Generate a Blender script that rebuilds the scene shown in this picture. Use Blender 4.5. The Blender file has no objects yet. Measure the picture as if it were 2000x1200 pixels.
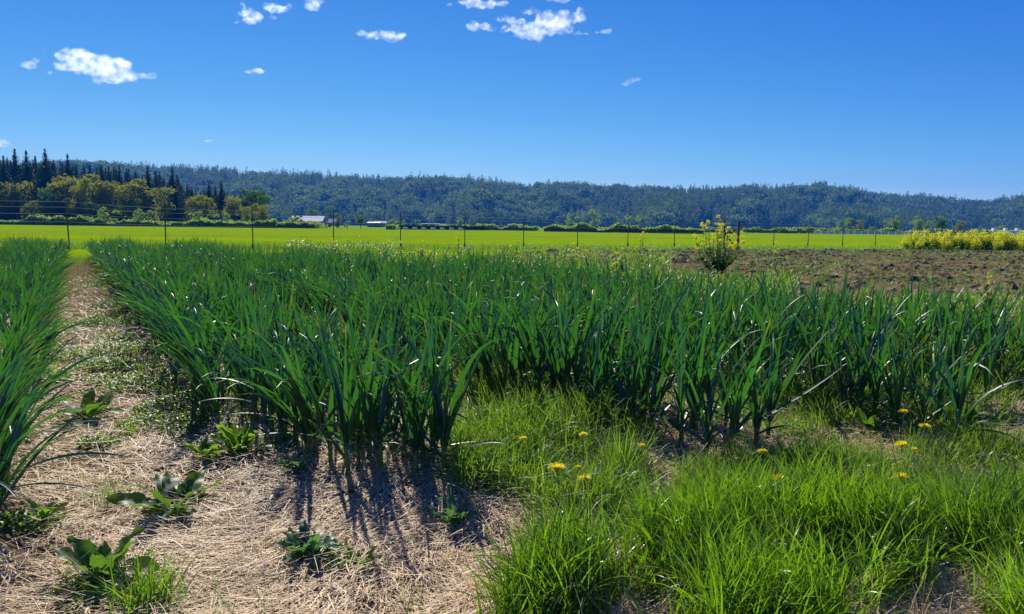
import bpy, math, random
import numpy as np
from mathutils import Vector, Matrix
rng = np.random.default_rng(7)
random.seed(7)
SC = bpy.context.scene
COL = SC.collection
R = math.radians

# ------------------------------------------------------------------ camera
F = 1444.0; EYE = 1.45; PITCH = math.atan(157/F); ROLL = R(0.69)
cd = bpy.data.cameras.new('camera'); cam = bpy.data.objects.new('camera', cd); COL.objects.link(cam)
cd.sensor_width = 36; cd.lens = 36*F/2000; cd.clip_start = 0.05; cd.clip_end = 20000
CM = Matrix.Translation((0, 0, EYE)) @ Matrix.Rotation(R(90)-PITCH, 4, 'X') @ Matrix.Rotation(ROLL, 4, 'Z')
cam.matrix_world = CM
SC.camera = cam
CR = np.array(CM.to_3x3())

# ------------------------------------------------------------------ world and sun
SUN_EL = R(36); SUN_AZ = R(-19)          # azimuth measured from +Y (the view) towards +X
w = bpy.data.worlds.new('World'); SC.world = w; w.use_nodes = True
nt = w.node_tree; nt.nodes.clear()
wo = nt.nodes.new('ShaderNodeOutputWorld'); bg = nt.nodes.new('ShaderNodeBackground')
sk = nt.nodes.new('ShaderNodeTexSky'); sk.sky_type = 'NISHITA'; sk.sun_disc = False
sk.sun_elevation = SUN_EL; sk.sun_rotation = SUN_AZ
sk.air_density = 0.6; sk.dust_density = 0.0; sk.ozone_density = 8.0; sk.altitude = 50
bg.inputs['Strength'].default_value = 0.125
vm = nt.nodes.new('ShaderNodeVectorMath'); vm.operation = 'MULTIPLY'; vm.inputs[1].default_value = (.47, .74, .92)   # deeper, clearer blue
nt.links.new(sk.outputs[0], vm.inputs[0])
sp = nt.nodes.new('ShaderNodeSeparateXYZ'); cb = nt.nodes.new('ShaderNodeCombineXYZ'); nt.links.new(vm.outputs[0], sp.inputs[0]); nt.links.new(cb.outputs[0], bg.inputs[0])
for ch, (g_, a_, mx) in enumerate(((2.0, 10.6, .5), (1.3, 1.32, .8), (.5, .70, .95))):     # the phone's rendering of the sky's own colour
    last = sp.outputs[ch]
    for op, v in (('MULTIPLY', .125), ('POWER', g_), ('MULTIPLY', a_), ('MINIMUM', mx), ('MULTIPLY', 8.0)):
        m_ = nt.nodes.new('ShaderNodeMath'); m_.operation = op; nt.links.new(last, m_.inputs[0]); m_.inputs[1].default_value = v; last = m_.outputs[0]
    nt.links.new(last, cb.inputs[ch]); nt.links.new(bg.outputs[0], wo.inputs[0])
sd = bpy.data.lights.new('sun', 'SUN'); sun = bpy.data.objects.new('sun', sd); COL.objects.link(sun)
sd.energy = 4.6; sd.angle = R(0.53); sd.color = (1.0, 0.94, 0.84)
tosun = Vector((math.sin(SUN_AZ)*math.cos(SUN_EL), math.cos(SUN_AZ)*math.cos(SUN_EL), math.sin(SUN_EL)))
sun.rotation_euler = tosun.to_track_quat('Z', 'Y').to_euler()
SC.view_settings.view_transform = 'Standard'; SC.view_settings.look = 'None'
SC.view_settings.exposure = 0.42; SC.view_settings.gamma = 1.0
SC.render.engine = 'CYCLES'
SC.cycles.max_bounces = 8; SC.cycles.transmission_bounces = 6; SC.cycles.volume_bounces = 4

# ------------------------------------------------------------------ placing helpers
def ray(px, py):
    return CR @ np.array([(px-1000)/F, -(py-600)/F, -1.0])
def G(px, py, z=0.0):                    # the point of the level z seen at a photo pixel
    d = ray(px, py); k = (z-EYE)/d[2]
    return np.array([d[0]*k, d[1]*k, z])
def RY(px, py, Y):                       # the point at depth Y seen at a photo pixel
    d = ray(px, py); k = Y/d[1]
    return np.array([d[0]*k, Y, EYE+d[2]*k])
def project(P):
    q = (np.asarray(P, float)-np.array([0, 0, EYE])) @ CR
    return 1000+F*q[..., 0]/-q[..., 2], 600-F*q[..., 1]/-q[..., 2], -q[..., 2]
TH = R(30.8)                             # crop rows run 30.8 degrees left of the view
DX = np.array([-math.sin(TH), math.cos(TH)]); NX = np.array([math.cos(TH), math.sin(TH)])
def qt(x, y): return x*NX[0]+y*NX[1], x*DX[0]+y*DX[1]
def xy(q, t): return q*NX[0]+t*DX[0], q*NX[1]+t*DX[1]

def hash2(ix, iy, s):
    h = (ix.astype(np.int64)*374761393+iy.astype(np.int64)*668265263+s*1442695041) & 0x7fffffff
    h = ((h ^ (h >> 13))*1274126177) & 0x7fffffff
    return ((h ^ (h >> 16)) & 0xffff)/65535.0
def vnoise(x, y, s=0):
    x = np.asarray(x, float); y = np.asarray(y, float)
    ix = np.floor(x); iy = np.floor(y); fx = x-ix; fy = y-iy
    fx = fx*fx*(3-2*fx); fy = fy*fy*(3-2*fy)
    a = hash2(ix, iy, s); b = hash2(ix+1, iy, s); c = hash2(ix, iy+1, s); d = hash2(ix+1, iy+1, s)
    return (a*(1-fx)+b*fx)*(1-fy)+(c*(1-fx)+d*fx)*fy
def fbm(x, y, o=4, s=0):
    r = 0; a = 1; n = 0
    for i in range(o):
        r = r+a*vnoise(np.asarray(x)*2**i+17*i, np.asarray(y)*2**i-9*i, s+i); n += a; a *= .5
    return r/n
BEDS = [(-3.75, -2.5), (-1.75, -0.3), (0.72, 1.88), (2.75, 3.95), (4.85, 6.1), (7.0, 8.2)]
def bedprof(q):
    r = np.zeros_like(q)
    for a, b in BEDS:
        r = np.maximum(r, np.clip((q-a+.15)/.2, 0, 1)*np.clip((b+.15-q)/.2, 0, 1))
    return r*r*(3-2*r)
def hgt(x, y):
    q, t = qt(np.asarray(x, float), np.asarray(y, float))
    fade = np.clip((t-2.2)/1.2, 0, 1)
    return .012+bedprof(q)*.06*fade+.035*(fbm(x*1.6, y*1.6, 3, 3)-.3)+.02*(fbm(np.asarray(x)*7, np.asarray(y)*7, 2, 9)-.3)
def inpoly(x, y, poly):
    c = np.zeros(len(x), bool); n = len(poly)
    for i in range(n):
        x1, y1 = poly[i][:2]; x2, y2 = poly[(i+1) % n][:2]
        if y1 == y2: continue
        k = ((y1 > y) != (y2 > y)) & (x < (x2-x1)*(y-y1)/(y2-y1)+x1)
        c ^= k
    return c

# ------------------------------------------------------------------ object helpers
def tag(o, label=None, cat=None, group=None, kind=None):
    if label: o['label'] = label
    if cat: o['category'] = cat
    if group: o['group'] = group
    if kind: o['kind'] = kind
    return o
def empty(name, loc, rz=0, sc=1, label=None, cat=None, group=None):
    o = bpy.data.objects.new(name, None); COL.objects.link(o); o.empty_display_size = .1
    o.location = [float(v) for v in loc]; o.rotation_euler = (0, 0, rz)
    o.scale = (sc, sc, sc) if np.isscalar(sc) else sc
    return tag(o, label, cat, group)
def mesh(name, V, Q, C=None, mat=None, smooth=True):
    V = np.ascontiguousarray(V, dtype=np.float32); Q = np.ascontiguousarray(Q, dtype=np.int32)
    m = bpy.data.meshes.new(name); k = Q.shape[1]
    m.vertices.add(len(V)); m.vertices.foreach_set('co', V.ravel())
    m.loops.add(Q.size); m.loops.foreach_set('vertex_index', Q.ravel())
    m.polygons.add(len(Q)); m.polygons.foreach_set('loop_start', np.arange(0, Q.size, k, dtype=np.int32))
    m.polygons.foreach_set('loop_total', np.full(len(Q), k, dtype=np.int32))
    m.polygons.foreach_set('use_smooth', np.full(len(Q), smooth))
    if C is not None:
        a = m.attributes.new('Col', 'FLOAT_COLOR', 'POINT')
        a.data.foreach_set('color', np.hstack([C, np.ones((len(C), 1))]).astype(np.float32).ravel())
    m.update(calc_edges=True)
    if mat: m.materials.append(mat)
    return m
def obj(name, data, parent=None):
    o = bpy.data.objects.new(name, data); COL.objects.link(o)
    if parent: o.parent = parent
    return o
class Acc:
    def __init__(s): s.V = []; s.Q = []; s.C = []; s.n = 0
    def add(s, t):
        V, Q, C = t
        s.V.append(V); s.Q.append(Q+s.n); s.C.append(C); s.n += len(V); return s
    def get(s): return np.vstack(s.V), np.vstack(s.Q), np.vstack(s.C)
    def mesh(s, name, mat, smooth=True): return mesh(name, *s.get(), mat, smooth)
def bake(protos, P, rz, sc, idx, tone=None, lean=None):
    acc = Acc()
    for k, (V, Q, C) in enumerate(protos):
        s = np.where(idx == k)[0]
        if not len(s): continue
        c = np.cos(rz[s])[:, None]; sn = np.sin(rz[s])[:, None]
        scl = sc[s] if sc.ndim == 2 else np.repeat(sc[s][:, None], 3, 1)
        X = V[None, :, 0]*scl[:, 0:1]; Y = V[None, :, 1]*scl[:, 1:2]; Z = V[None, :, 2]*scl[:, 2:3]
        W = np.stack([X*c-Y*sn+P[s, 0:1], X*sn+Y*c+P[s, 1:2], Z+P[s, 2:3]], 2)
        QQ = Q[None]+(np.arange(len(s))*len(V))[:, None, None]
        CC = np.repeat(C[None], len(s), 0)
        if tone is not None: CC[:, :, 0] = np.clip(CC[:, :, 0]*.6+tone[s][:, None]*.4, 0, 1)
        acc.add((W.reshape(-1, 3), QQ.reshape(-1, Q.shape[1]), CC.reshape(-1, 3)))
    return acc.get()

PROF = {
 'grass': lambda s: np.clip((.75+.5*s)*(1-s**3)*(1-.25*s), .02, 1),
 'garlic': lambda s: np.clip(np.minimum(1, .7+2.2*s)*(1-s**1.9)**.85, .02, 1),
 'broad': lambda s: np.clip(.13+1.0*np.sin(np.pi*np.clip((s-.12)/.88, 0, 1)**.8)**.9, .1, 1),
 'strap': lambda s: np.clip(1-.5*s, .05, 1),
 'dand': lambda s: np.clip(.15+.85*s, .1, 1)*np.clip((1-s)*5, .05, 1),
}
def blades(base, az, t0, bend, L, W, ns=6, na=3, prof='grass', p=1.6, fold=.35, twist=None, ruf=0, lob=0, tone=None, yel=None):
    base = np.asarray(base, float); N = len(base)
    f = lambda v: np.broadcast_to(np.asarray(v, float), (N,))
    az, t0, bend, L, W = map(f, (az, t0, bend, L, W))
    twist = f(0 if twist is None else twist); p = f(p)[:, None]
    tone = rng.random(N) if tone is None else f(tone); yel = f(0 if yel is None else yel)
    s = np.linspace(0, 1, ns+1); sm = (s[1:]+s[:-1])/2
    th = t0[:, None]+bend[:, None]*s[None]**p; thm = t0[:, None]+bend[:, None]*sm[None]**p
    ca = np.cos(az)[:, None]; sa = np.sin(az)[:, None]
    dr = np.sin(thm)*L[:, None]/ns; dz = np.cos(thm)*L[:, None]/ns
    r = np.hstack([np.zeros((N, 1)), np.cumsum(dr, 1)]); z = np.hstack([np.zeros((N, 1)), np.cumsum(dz, 1)])
    P = np.stack([base[:, 0:1]+r*ca, base[:, 1:2]+r*sa, base[:, 2:3]+z], 2)
    S0 = np.stack([-sa+0*th, ca+0*th, 0*th], 2)
    Nn = np.stack([-np.cos(th)*ca, -np.cos(th)*sa, np.sin(th)], 2)
    ph = (twist[:, None]*s[None])[..., None]
    S = np.cos(ph)*S0+np.sin(ph)*Nn; N2 = -np.sin(ph)*S0+np.cos(ph)*Nn
    wd = W[:, None]*PROF[prof](s)[None]/2
    if lob: wd = wd*(1-lob*np.abs(np.sin(s*np.pi*5.5))[None])
    us = np.linspace(-1, 1, na); out = []
    phase = rng.random(N)[:, None]*6
    for u in us:
        off = abs(u)*fold*wd
        if ruf: off = off+abs(u)*ruf*W[:, None]*np.sin(s[None]*19+phase+u*2)
        out.append(P+S*(u*wd)[..., None]+N2*off[..., None])
    V = np.stack(out, 2)                       # N, ns+1, na, 3
    i = np.arange(ns)[:, None]; j = np.arange(na-1)[None]
    q = np.stack([i*na+j, i*na+j+1, (i+1)*na+j+1, (i+1)*na+j], 2).reshape(-1, 4)
    Q = (q[None]+(np.arange(N)*(ns+1)*na)[:, None, None]).reshape(-1, 4)
    C = np.stack([np.broadcast_to(tone[:, None, None], (N, ns+1, na)), np.broadcast_to(s[None, :, None], (N, ns+1, na)),
                  np.broadcast_to(yel[:, None, None], (N, ns+1, na))], 3).reshape(-1, 3)
    return V.reshape(-1, 3), Q, C
def tube(pts, rad, n=6, tone=.5):
    pts = np.asarray(pts, float); m = len(pts); rad = np.broadcast_to(np.asarray(rad, float), (m,))
    T = np.gradient(pts, axis=0); T /= np.linalg.norm(T, axis=1)[:, None]+1e-9
    ref = np.where(np.abs(T[:, 2:3]) > .9, [[1., 0, 0]], [[0, 0, 1.]])
    A = np.cross(T, ref); A /= np.linalg.norm(A, axis=1)[:, None]; B = np.cross(T, A)
    a = np.arange(n)*2*np.pi/n
    V = pts[:, None]+rad[:, None, None]*(np.cos(a)[None, :, None]*A[:, None]+np.sin(a)[None, :, None]*B[:, None])
    V = V.reshape(-1, 3)
    i = np.arange(m-1)[:, None]; j = np.arange(n)[None]
    Q = np.stack([i*n+j, i*n+(j+1) % n, (i+1)*n+(j+1) % n, (i+1)*n+j], 2).reshape(-1, 4)
    # closed ends
    V = np.vstack([V, pts[:1], pts[-1:]]); c0 = m*n; c1 = m*n+1
    E = [[c0, (j+1) % n, j, c0] for j in range(0)]
    cap = []
    for j in range(0, n, 2): cap.append([j, c0, (j+2) % n, (j+1) % n]); cap.append([(m-1)*n+j, (m-1)*n+(j+1) % n, (m-1)*n+(j+2) % n, c1])
    Q = np.vstack([Q, np.array(cap)])
    C = np.tile([[tone, .5, 0.]], (len(V), 1))
    return V, Q, C
def box(x0, x1, y0, y1, z0, z1, tone=.5):
    V = np.array([[x, y, z] for z in (z0, z1) for y in (y0, y1) for x in (x0, x1)], float)
    Q = np.array([[0, 2, 3, 1], [4, 5, 7, 6], [0, 1, 5, 4], [2, 6, 7, 3], [0, 4, 6, 2], [1, 3, 7, 5]])
    return V, Q, np.tile([[tone, .5, 0.]], (8, 1))
def cards(P, size, up=None, asp=1.0, tone=None):
    """small leaf-clump faces with random facing; up biases their normals upward"""
    N = len(P); a = rng.random(N)*2*np.pi; c = rng.uniform(-1, 1, N)
    if up is not None: c = c*(1-up)+up*rng.uniform(.3, 1, N)
    sn = np.sqrt(1-c*c); n = np.stack([sn*np.cos(a), sn*np.sin(a), c], 1)
    t = np.cross(n, rng.normal(size=(N, 3))); t /= np.linalg.norm(t, axis=1)[:, None]+1e-9; b = np.cross(n, t)
    h = np.broadcast_to(np.asarray(size, float), (N,))[:, None]/2
    k = rng.uniform(.6, 1.3, (N, 4, 1))
    V = np.stack([P-t*h*k[:, 0], P-b*h*asp*k[:, 1], P+t*h*k[:, 2], P+b*h*asp*k[:, 3]], 1)
    tone = rng.random(N) if tone is None else np.broadcast_to(tone, (N,))
    C = np.zeros((N, 4, 3)); C[:, :, 0] = tone[:, None]; C[:, :, 1] = .5
    return V.reshape(-1, 3), np.arange(N*4).reshape(-1, 4), C.reshape(-1, 3)

# ------------------------------------------------------------------ materials
def nodes(name):
    m = bpy.data.materials.new(name); m.use_nodes = True; t = m.node_tree; t.nodes.clear()
    o = t.nodes.new('ShaderNodeOutputMaterial'); return m, t, o
def leafmat(name, a, b, trans, yellow=(.55, .38, .03), rough=.42, spec=.5, mixt=.4, base=None, coat=0.0):
    m, t, o = nodes(name); N = t.nodes.new; L = t.links.new
    at = N('ShaderNodeAttribute'); at.attribute_name = 'Col'; se = N('ShaderNodeSeparateColor'); L(at.outputs['Color'], se.inputs[0])
    def mix(f, c1, c2):
        x = N('ShaderNodeMix'); x.data_type = 'RGBA'
        if hasattr(f, 'links'): L(f, x.inputs['Factor'])
        else: x.inputs['Factor'].default_value = f
        for c, i in ((c1, 'A'), (c2, 'B')):
            if isinstance(c, tuple): x.inputs[i].default_value = (*c, 1)
            else: L(c, x.inputs[i])
        return x.outputs['Result']
    mr = N('ShaderNodeMapRange'); mr.interpolation_type = 'SMOOTHSTEP'; mr.inputs[1].default_value = .84; mr.inputs[2].default_value = .97
    L(se.outputs[1], mr.inputs[0]); mu = N('ShaderNodeMath'); mu.operation = 'MULTIPLY'; L(mr.outputs[0], mu.inputs[0]); L(se.outputs[2], mu.inputs[1])
    c = mix(se.outputs[0], a, b)
    tr = mix(se.outputs[0], trans, tuple(min(1, v*1.35) for v in trans))
    if base:
        m2 = N('ShaderNodeMapRange'); m2.inputs[1].default_value = .0; m2.inputs[2].default_value = .22; m2.inputs[3].default_value = 1; m2.inputs[4].default_value = 0
        L(se.outputs[1], m2.inputs[0]); c = mix(m2.outputs[0], c, base)
    c = mix(mu.outputs[0], c, yellow); tr = mix(mu.outputs[0], tr, tuple(min(1, v*1.1) for v in yellow))
    p = N('ShaderNodeBsdfPrincipled'); L(c, p.inputs['Base Color']); p.inputs['Roughness'].default_value = rough
    p.inputs['Specular IOR Level'].default_value = spec
    q = N('ShaderNodeBsdfTranslucent'); L(tr, q.inputs[0])
    ms = N('ShaderNodeMixShader'); ms.inputs[0].default_value = mixt; L(p.outputs[0], ms.inputs[1]); L(q.outputs[0], ms.inputs[2])
    L(ms.outputs[0], o.inputs[0]); return m
def flatmat(name, c, c2=None, scale=8, rough=.8, metal=0, spec=.4, bump=0, stretch=(1, 1, 1), detail=6):
    m, t, o = nodes(name); N = t.nodes.new; L = t.links.new
    p = N('ShaderNodeBsdfPrincipled'); p.inputs['Roughness'].default_value = rough; p.inputs['Metallic'].default_value = metal
    p.inputs['Specular IOR Level'].default_value = spec; L(p.outputs[0], o.inputs[0])
    tc = N('ShaderNodeTexCoord'); mp = N('ShaderNodeMapping'); mp.inputs['Scale'].default_value = stretch; L(tc.outputs['Object'], mp.inputs[0])
    nz = N('ShaderNodeTexNoise'); nz.inputs['Scale'].default_value = scale; nz.inputs['Detail'].default_value = detail; L(mp.outputs[0], nz.inputs[0])
    cr = N('ShaderNodeValToRGB'); cr.color_ramp.elements[0].position = .35; cr.color_ramp.elements[1].position = .65
    cr.color_ramp.elements[0].color = (*c, 1); cr.color_ramp.elements[1].color = (*(c2 or c), 1)
    L(nz.outputs[0], cr.inputs[0]); L(cr.outputs[0], p.inputs['Base Color'])
    if bump:
        b = N('ShaderNodeBump'); b.inputs['Strength'].default_value = 1; b.inputs['Distance'].default_value = bump
        L(nz.outputs[0], b.inputs['Height']); L(b.outputs[0], p.inputs['Normal'])
    return m
M_garlic = leafmat('garlic_leaf', (.008, .042, .044), (.046, .125, .030), (.050, .21, .014), rough=.42, spec=1.0, mixt=.38)
M_stem = leafmat('garlic_stem', (.12, .20, .04), (.16, .24, .05), (.2, .3, .04), rough=.45, mixt=.15)
M_grass = leafmat('grass_blade', (.014, .055, .010), (.09, .16, .010), (.21, .42, .010), rough=.32, spec=.6, mixt=.5)
M_lime = leafmat('lime_weed', (.05, .14, .015), (.13, .21, .018), (.22, .40, .02), rough=.45, mixt=.45)
M_dock = leafmat('dock_leaf', (.02, .07, .016), (.06, .14, .02), (.16, .33, .02), rough=.5, spec=.35, mixt=.38)
M_thist = leafmat('thistle_leaf', (.05, .12, .06), (.10, .20, .09), (.14, .32, .05), rough=.5, mixt=.35)
M_straw = leafmat('straw', (.56, .39, .19), (.97, .76, .44), (.6, .45, .25), rough=.55, spec=.25, mixt=.15)
M_yellow = leafmat('yellow_petal', (.95, .78, .01), (.95, .86, .02), (.98, .88, .01), rough=.6, mixt=.45)
M_mustard = leafmat('mustard_petal', (.80, .72, .01), (.92, .82, .02), (.95, .85, .01), rough=.6, mixt=.45)
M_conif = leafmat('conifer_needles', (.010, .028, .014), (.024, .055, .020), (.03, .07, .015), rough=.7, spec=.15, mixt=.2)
M_decid = leafmat('spring_leaves', (.07, .10, .012), (.22, .22, .02), (.36, .38, .02), rough=.6, spec=.25, mixt=.4)
M_decid2 = leafmat('green_leaves', (.05, .10, .025), (.10, .17, .04), (.14, .26, .03), rough=.6, spec=.25, mixt=.4)
M_hill = leafmat('hill_foliage', (.002, .010, .007), (.26, .34, .11), (.20, .28, .06), rough=.9, spec=0.0, mixt=.35)
M_shrub = leafmat('shrub_leaves', (.08, .14, .03), (.24, .31, .07), (.30, .44, .06), rough=.8, spec=.05, mixt=.5)
M_brass = leafmat('brassica_bloom', (.26, .32, .02), (.78, .72, .02), (.90, .86, .02), rough=.6, spec=.2, mixt=.45)
M_bark = flatmat('bark', (.05, .04, .03), (.10, .085, .07), 6, .9)
M_iron = flatmat('post_steel', (.03, .035, .03), (.07, .06, .045), 20, .6, .3)
M_wire = flatmat('wire', (.42, .44, .46), (.30, .31, .32), 5, .8, 0, .1)
M_wood = flatmat('weathered_wood', (.05, .035, .025), (.11, .085, .06), 14, .85, stretch=(1, 1, .1), bump=.01)

# ground materials
def groundmat(name, cols, scales, rough=.95, bump=.02, spec=0.0):
    m, t, o = nodes(name); N = t.nodes.new; L = t.links.new
    tc = N('ShaderNodeTexCoord'); p = N('ShaderNodeBsdfPrincipled'); p.inputs['Roughness'].default_value = rough; p.inputs['Specular IOR Level'].default_value = spec
    def noise(sc, st=(1, 1, 1), d=8):
        mp = N('ShaderNodeMapping'); mp.inputs['Scale'].default_value = st; L(tc.outputs['Object'], mp.inputs[0])
        z = N('ShaderNodeTexNoise'); z.inputs['Scale'].default_value = sc; z.inputs['Detail'].default_value = d; L(mp.outputs[0], z.inputs[0]); return z.outputs[0]
    cur = None
    for i, ((c1, c2), sc) in enumerate(zip(cols, scales)):
        st = (1, 1, 1)
        if isinstance(sc, tuple): sc, st = sc
        n = noise(sc, st); cr = N('ShaderNodeValToRGB'); cr.color_ramp.elements[0].position = .38; cr.color_ramp.elements[1].position = .62
        cr.color_ramp.elements[0].color = (*c1, 1); cr.color_ramp.elements[1].color = (*c2, 1); L(n, cr.inputs[0])
        if cur is None: cur = cr.outputs[0]
        else:
            x = N('ShaderNodeMix'); x.data_type = 'RGBA'; x.inputs['Factor'].default_value = .5
            L(cur, x.inputs['A']); L(cr.outputs[0], x.inputs['B']); cur = x.outputs['Result']
        last = n
    L(cur, p.inputs['Base Color']); b = N('ShaderNodeBump'); b.inputs['Distance'].default_value = bump; L(last, b.inputs['Height']); L(b.outputs[0], p.inputs['Normal'])
    L(p.outputs[0], o.inputs[0]); return m
M_meadow = groundmat('meadow', [((.19, .31, .003), (.28, .42, .005)), ((.14, .25, .002), (.32, .45, .005)), ((.13, .24, .002), (.30, .43, .004))],
                     [(.08, (.35, 3, 1)), (.02, (.6, 5, 1)), (1.2, (.4, 1, 1))], bump=.05)
M_under = groundmat('straw_ground', [((.07, .05, .028), (.34, .24, .13)), ((.08, .055, .03), (.46, .33, .18))], [(28, (1, .5, 1)), 110], bump=.035)
M_soil = groundmat('tilled_soil', [((.052, .038, .023), (.27, .215, .10)), ((.065, .048, .029), (.31, .25, .115))], [.7, 9], bump=.04)
M_floor = groundmat('forest_floor', [((.012, .022, .010), (.03, .045, .02))], [.02], bump=.5)

# ------------------------------------------------------------------ ground
def gridmesh(xs, ys, hf, keep=None):
    X, Y = np.meshgrid(xs, ys); Z = hf(X, Y); V = np.stack([X, Y, Z], 2).reshape(-1, 3)
    nx = len(xs); i = np.arange(len(ys)-1)[:, None]; j = np.arange(nx-1)[None]
    Q = np.stack([i*nx+j, i*nx+j+1, (i+1)*nx+j+1, (i+1)*nx+j], 2).reshape(-1, 4)
    return V, Q
V = np.array([[-3400, -60, 0], [3400, -60, 0], [3400, 3400, 0], [-3400, 3400, 0]], float)
tag(obj('ground', mesh('ground', V, np.array([[0, 1, 2, 3]]), None, M_meadow)), kind='structure')
qs = np.arange(-15, 9.4, .09); ts = np.arange(-6, 34.5, .09)
QQ, TT = np.meshgrid(qs, ts); X, Y = xy(QQ, TT); Z = hgt(X, Y)
edge = np.minimum.reduce([np.clip((QQ-qs[0])/.5, 0, 1), np.clip((qs[-1]-QQ)/.3, 0, 1), np.clip((ts[-1]-TT)/.5, 0, 1)])
Z = Z*edge+.004
V = np.stack([X, Y, Z], 2).reshape(-1, 3); nx = len(qs); i = np.arange(len(ts)-1)[:, None]; j = np.arange(nx-1)[None]
Q = np.stack([i*nx+j, i*nx+j+1, (i+1)*nx+j+1, (i+1)*nx+j], 2).reshape(-1, 4)
tag(obj('garden_ground', mesh('garden_ground', V, Q, None, M_under)), kind='structure')

# tilled soil with clods, right of the crop up to the fence
soil_poly = [xy(8.6, -2), xy(8.6, 14), xy(7.6, 22), RY(1075, 489, 46)[:2], RY(1300, 489, 50)[:2], RY(2000, 487, 60)[:2], (60, 62), (60, 5)]
xs = np.arange(-9, 52, .11); ys = np.arange(2.5, 62, .11)
X, Y = np.meshgrid(xs, ys)
n1 = fbm(X*1.5, Y*1.5, 4, 21); n2 = fbm(X*4.5, Y*4.5, 3, 33)
inside = inpoly(X.ravel(), Y.ravel(), soil_poly).reshape(X.shape)
Z = .02+.12*np.clip(n1-.38, 0, 1)+.19*np.clip(n2-.5, 0, 1)**1.1*2*np.clip((n1-.3)*3, 0, 1.2)
V = np.stack([X, Y, Z], 2).reshape(-1, 3); nx = len(xs); i = np.arange(len(ys)-1)[:, None]; j = np.arange(nx-1)[None]
Q = np.stack([i*nx+j, i*nx+j+1, (i+1)*nx+j+1, (i+1)*nx+j], 2).reshape(-1, 4)
Q = Q[inside.ravel()[Q].all(1)]
u, inv = np.unique(Q, return_inverse=True); V = V[u]; Q = inv.reshape(-1, 4)
tag(obj('tilled_soil', mesh('tilled_soil', V, Q, None, M_soil, smooth=False)), kind='structure')

# ------------------------------------------------------------------ garlic
def garlic_proto(seed, kind):
    r = np.random.default_rng(seed); n = r.integers(7, 11); H = r.uniform(.17, .24)
    plane = r.uniform(0, np.pi)
    stem = tube([[0, 0, -.05], [.003, 0, H*.4], [0, .004, H]], [.017, .014, .011], 6, r.random())
    k = np.arange(n); z0 = H*(.35+.65*k/(n-1))
    if kind == 'up':
        az = plane+np.pi*(k % 2)+r.normal(0, .6, n); t0 = r.uniform(.04, .40, n)+.30*(1-k/(n-1))**2
        bend = r.uniform(-.1, .55, n)+(r.random(n) < .38)*r.uniform(.5, 2.1, n)
        L = r.uniform(.42, .74, n)*(.8+.25*np.sin(np.pi*(k+1)/(n+1)))
        low = k < 2; t0 = np.where(low, r.uniform(.7, 1.2, n), t0); bend = np.where(low, r.uniform(.6, 1.3, n), bend); L = np.where(low, .38, L)
    else:                                  # edge plant whose leaves sweep towards -q side of the bed
        az = np.where(r.random(n) < .7, np.pi+TH*1.0+r.normal(0, .5, n), plane+r.uniform(0, 6.28, n)); t0 = r.uniform(.2, .6, n)
        bend = r.uniform(.35, 1.35, n); L = r.uniform(.48, .72, n)
    yel = (r.random(n) < .13)*r.uniform(.5, 1, n)
    base = np.stack([np.cos(az)*.008, np.sin(az)*.008, z0], 1)
    Wd = r.uniform(.019, .040, n)
    lf = blades(base, az, t0, bend, L, Wd, ns=8, na=3, prof='garlic', p=np.where(r.random(n) < .3, r.uniform(3, 7, n), 1.7), fold=.55, twist=r.uniform(-1.2, 1.2, n), tone=r.random(n), yel=yel)
    return stem, lf
UPK = [garlic_proto(100+i, 'up') for i in range(20)]
EDK = [garlic_proto(200+i, 'edge') for i in range(5)]
PR = UPK+EDK
rows = []   # q, t0, t1
def spread(b, t0s, t1, n=4, m=.12):
    t0s = np.interp(np.linspace(0, 3, n), [0, 1, 2, 3], t0s)
    a, c = BEDS[b]
    for i, q in enumerate(np.linspace(a+m, c-m, n)): rows.append((q, t0s[i], t1, b, i if i == 0 else (3 if i == n-1 else min(i, 2))))
spread(0, [9]*4, 33.5); spread(1, [5.2, 4.6, 4.2, 3.9], 33.5)
spread(2, [5.2, 4.5, 4.15, 3.9], 33); spread(3, [4.8, 4.1, 3.55, 3.35], 29)
spread(4, [3.0, 3.5, 3.6, 3.1], 21); spread(5, [2.6, 2.7, 2.6, 2.6], 15.5)
pl = []
for q, a, b, bed, ri in rows:
    t = a
    while t < b:
        x, y = xy(q+rng.normal(0, .055), t); pl.append((x, y, bed, ri)); t += .135*rng.uniform(.6, 1.5)
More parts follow.
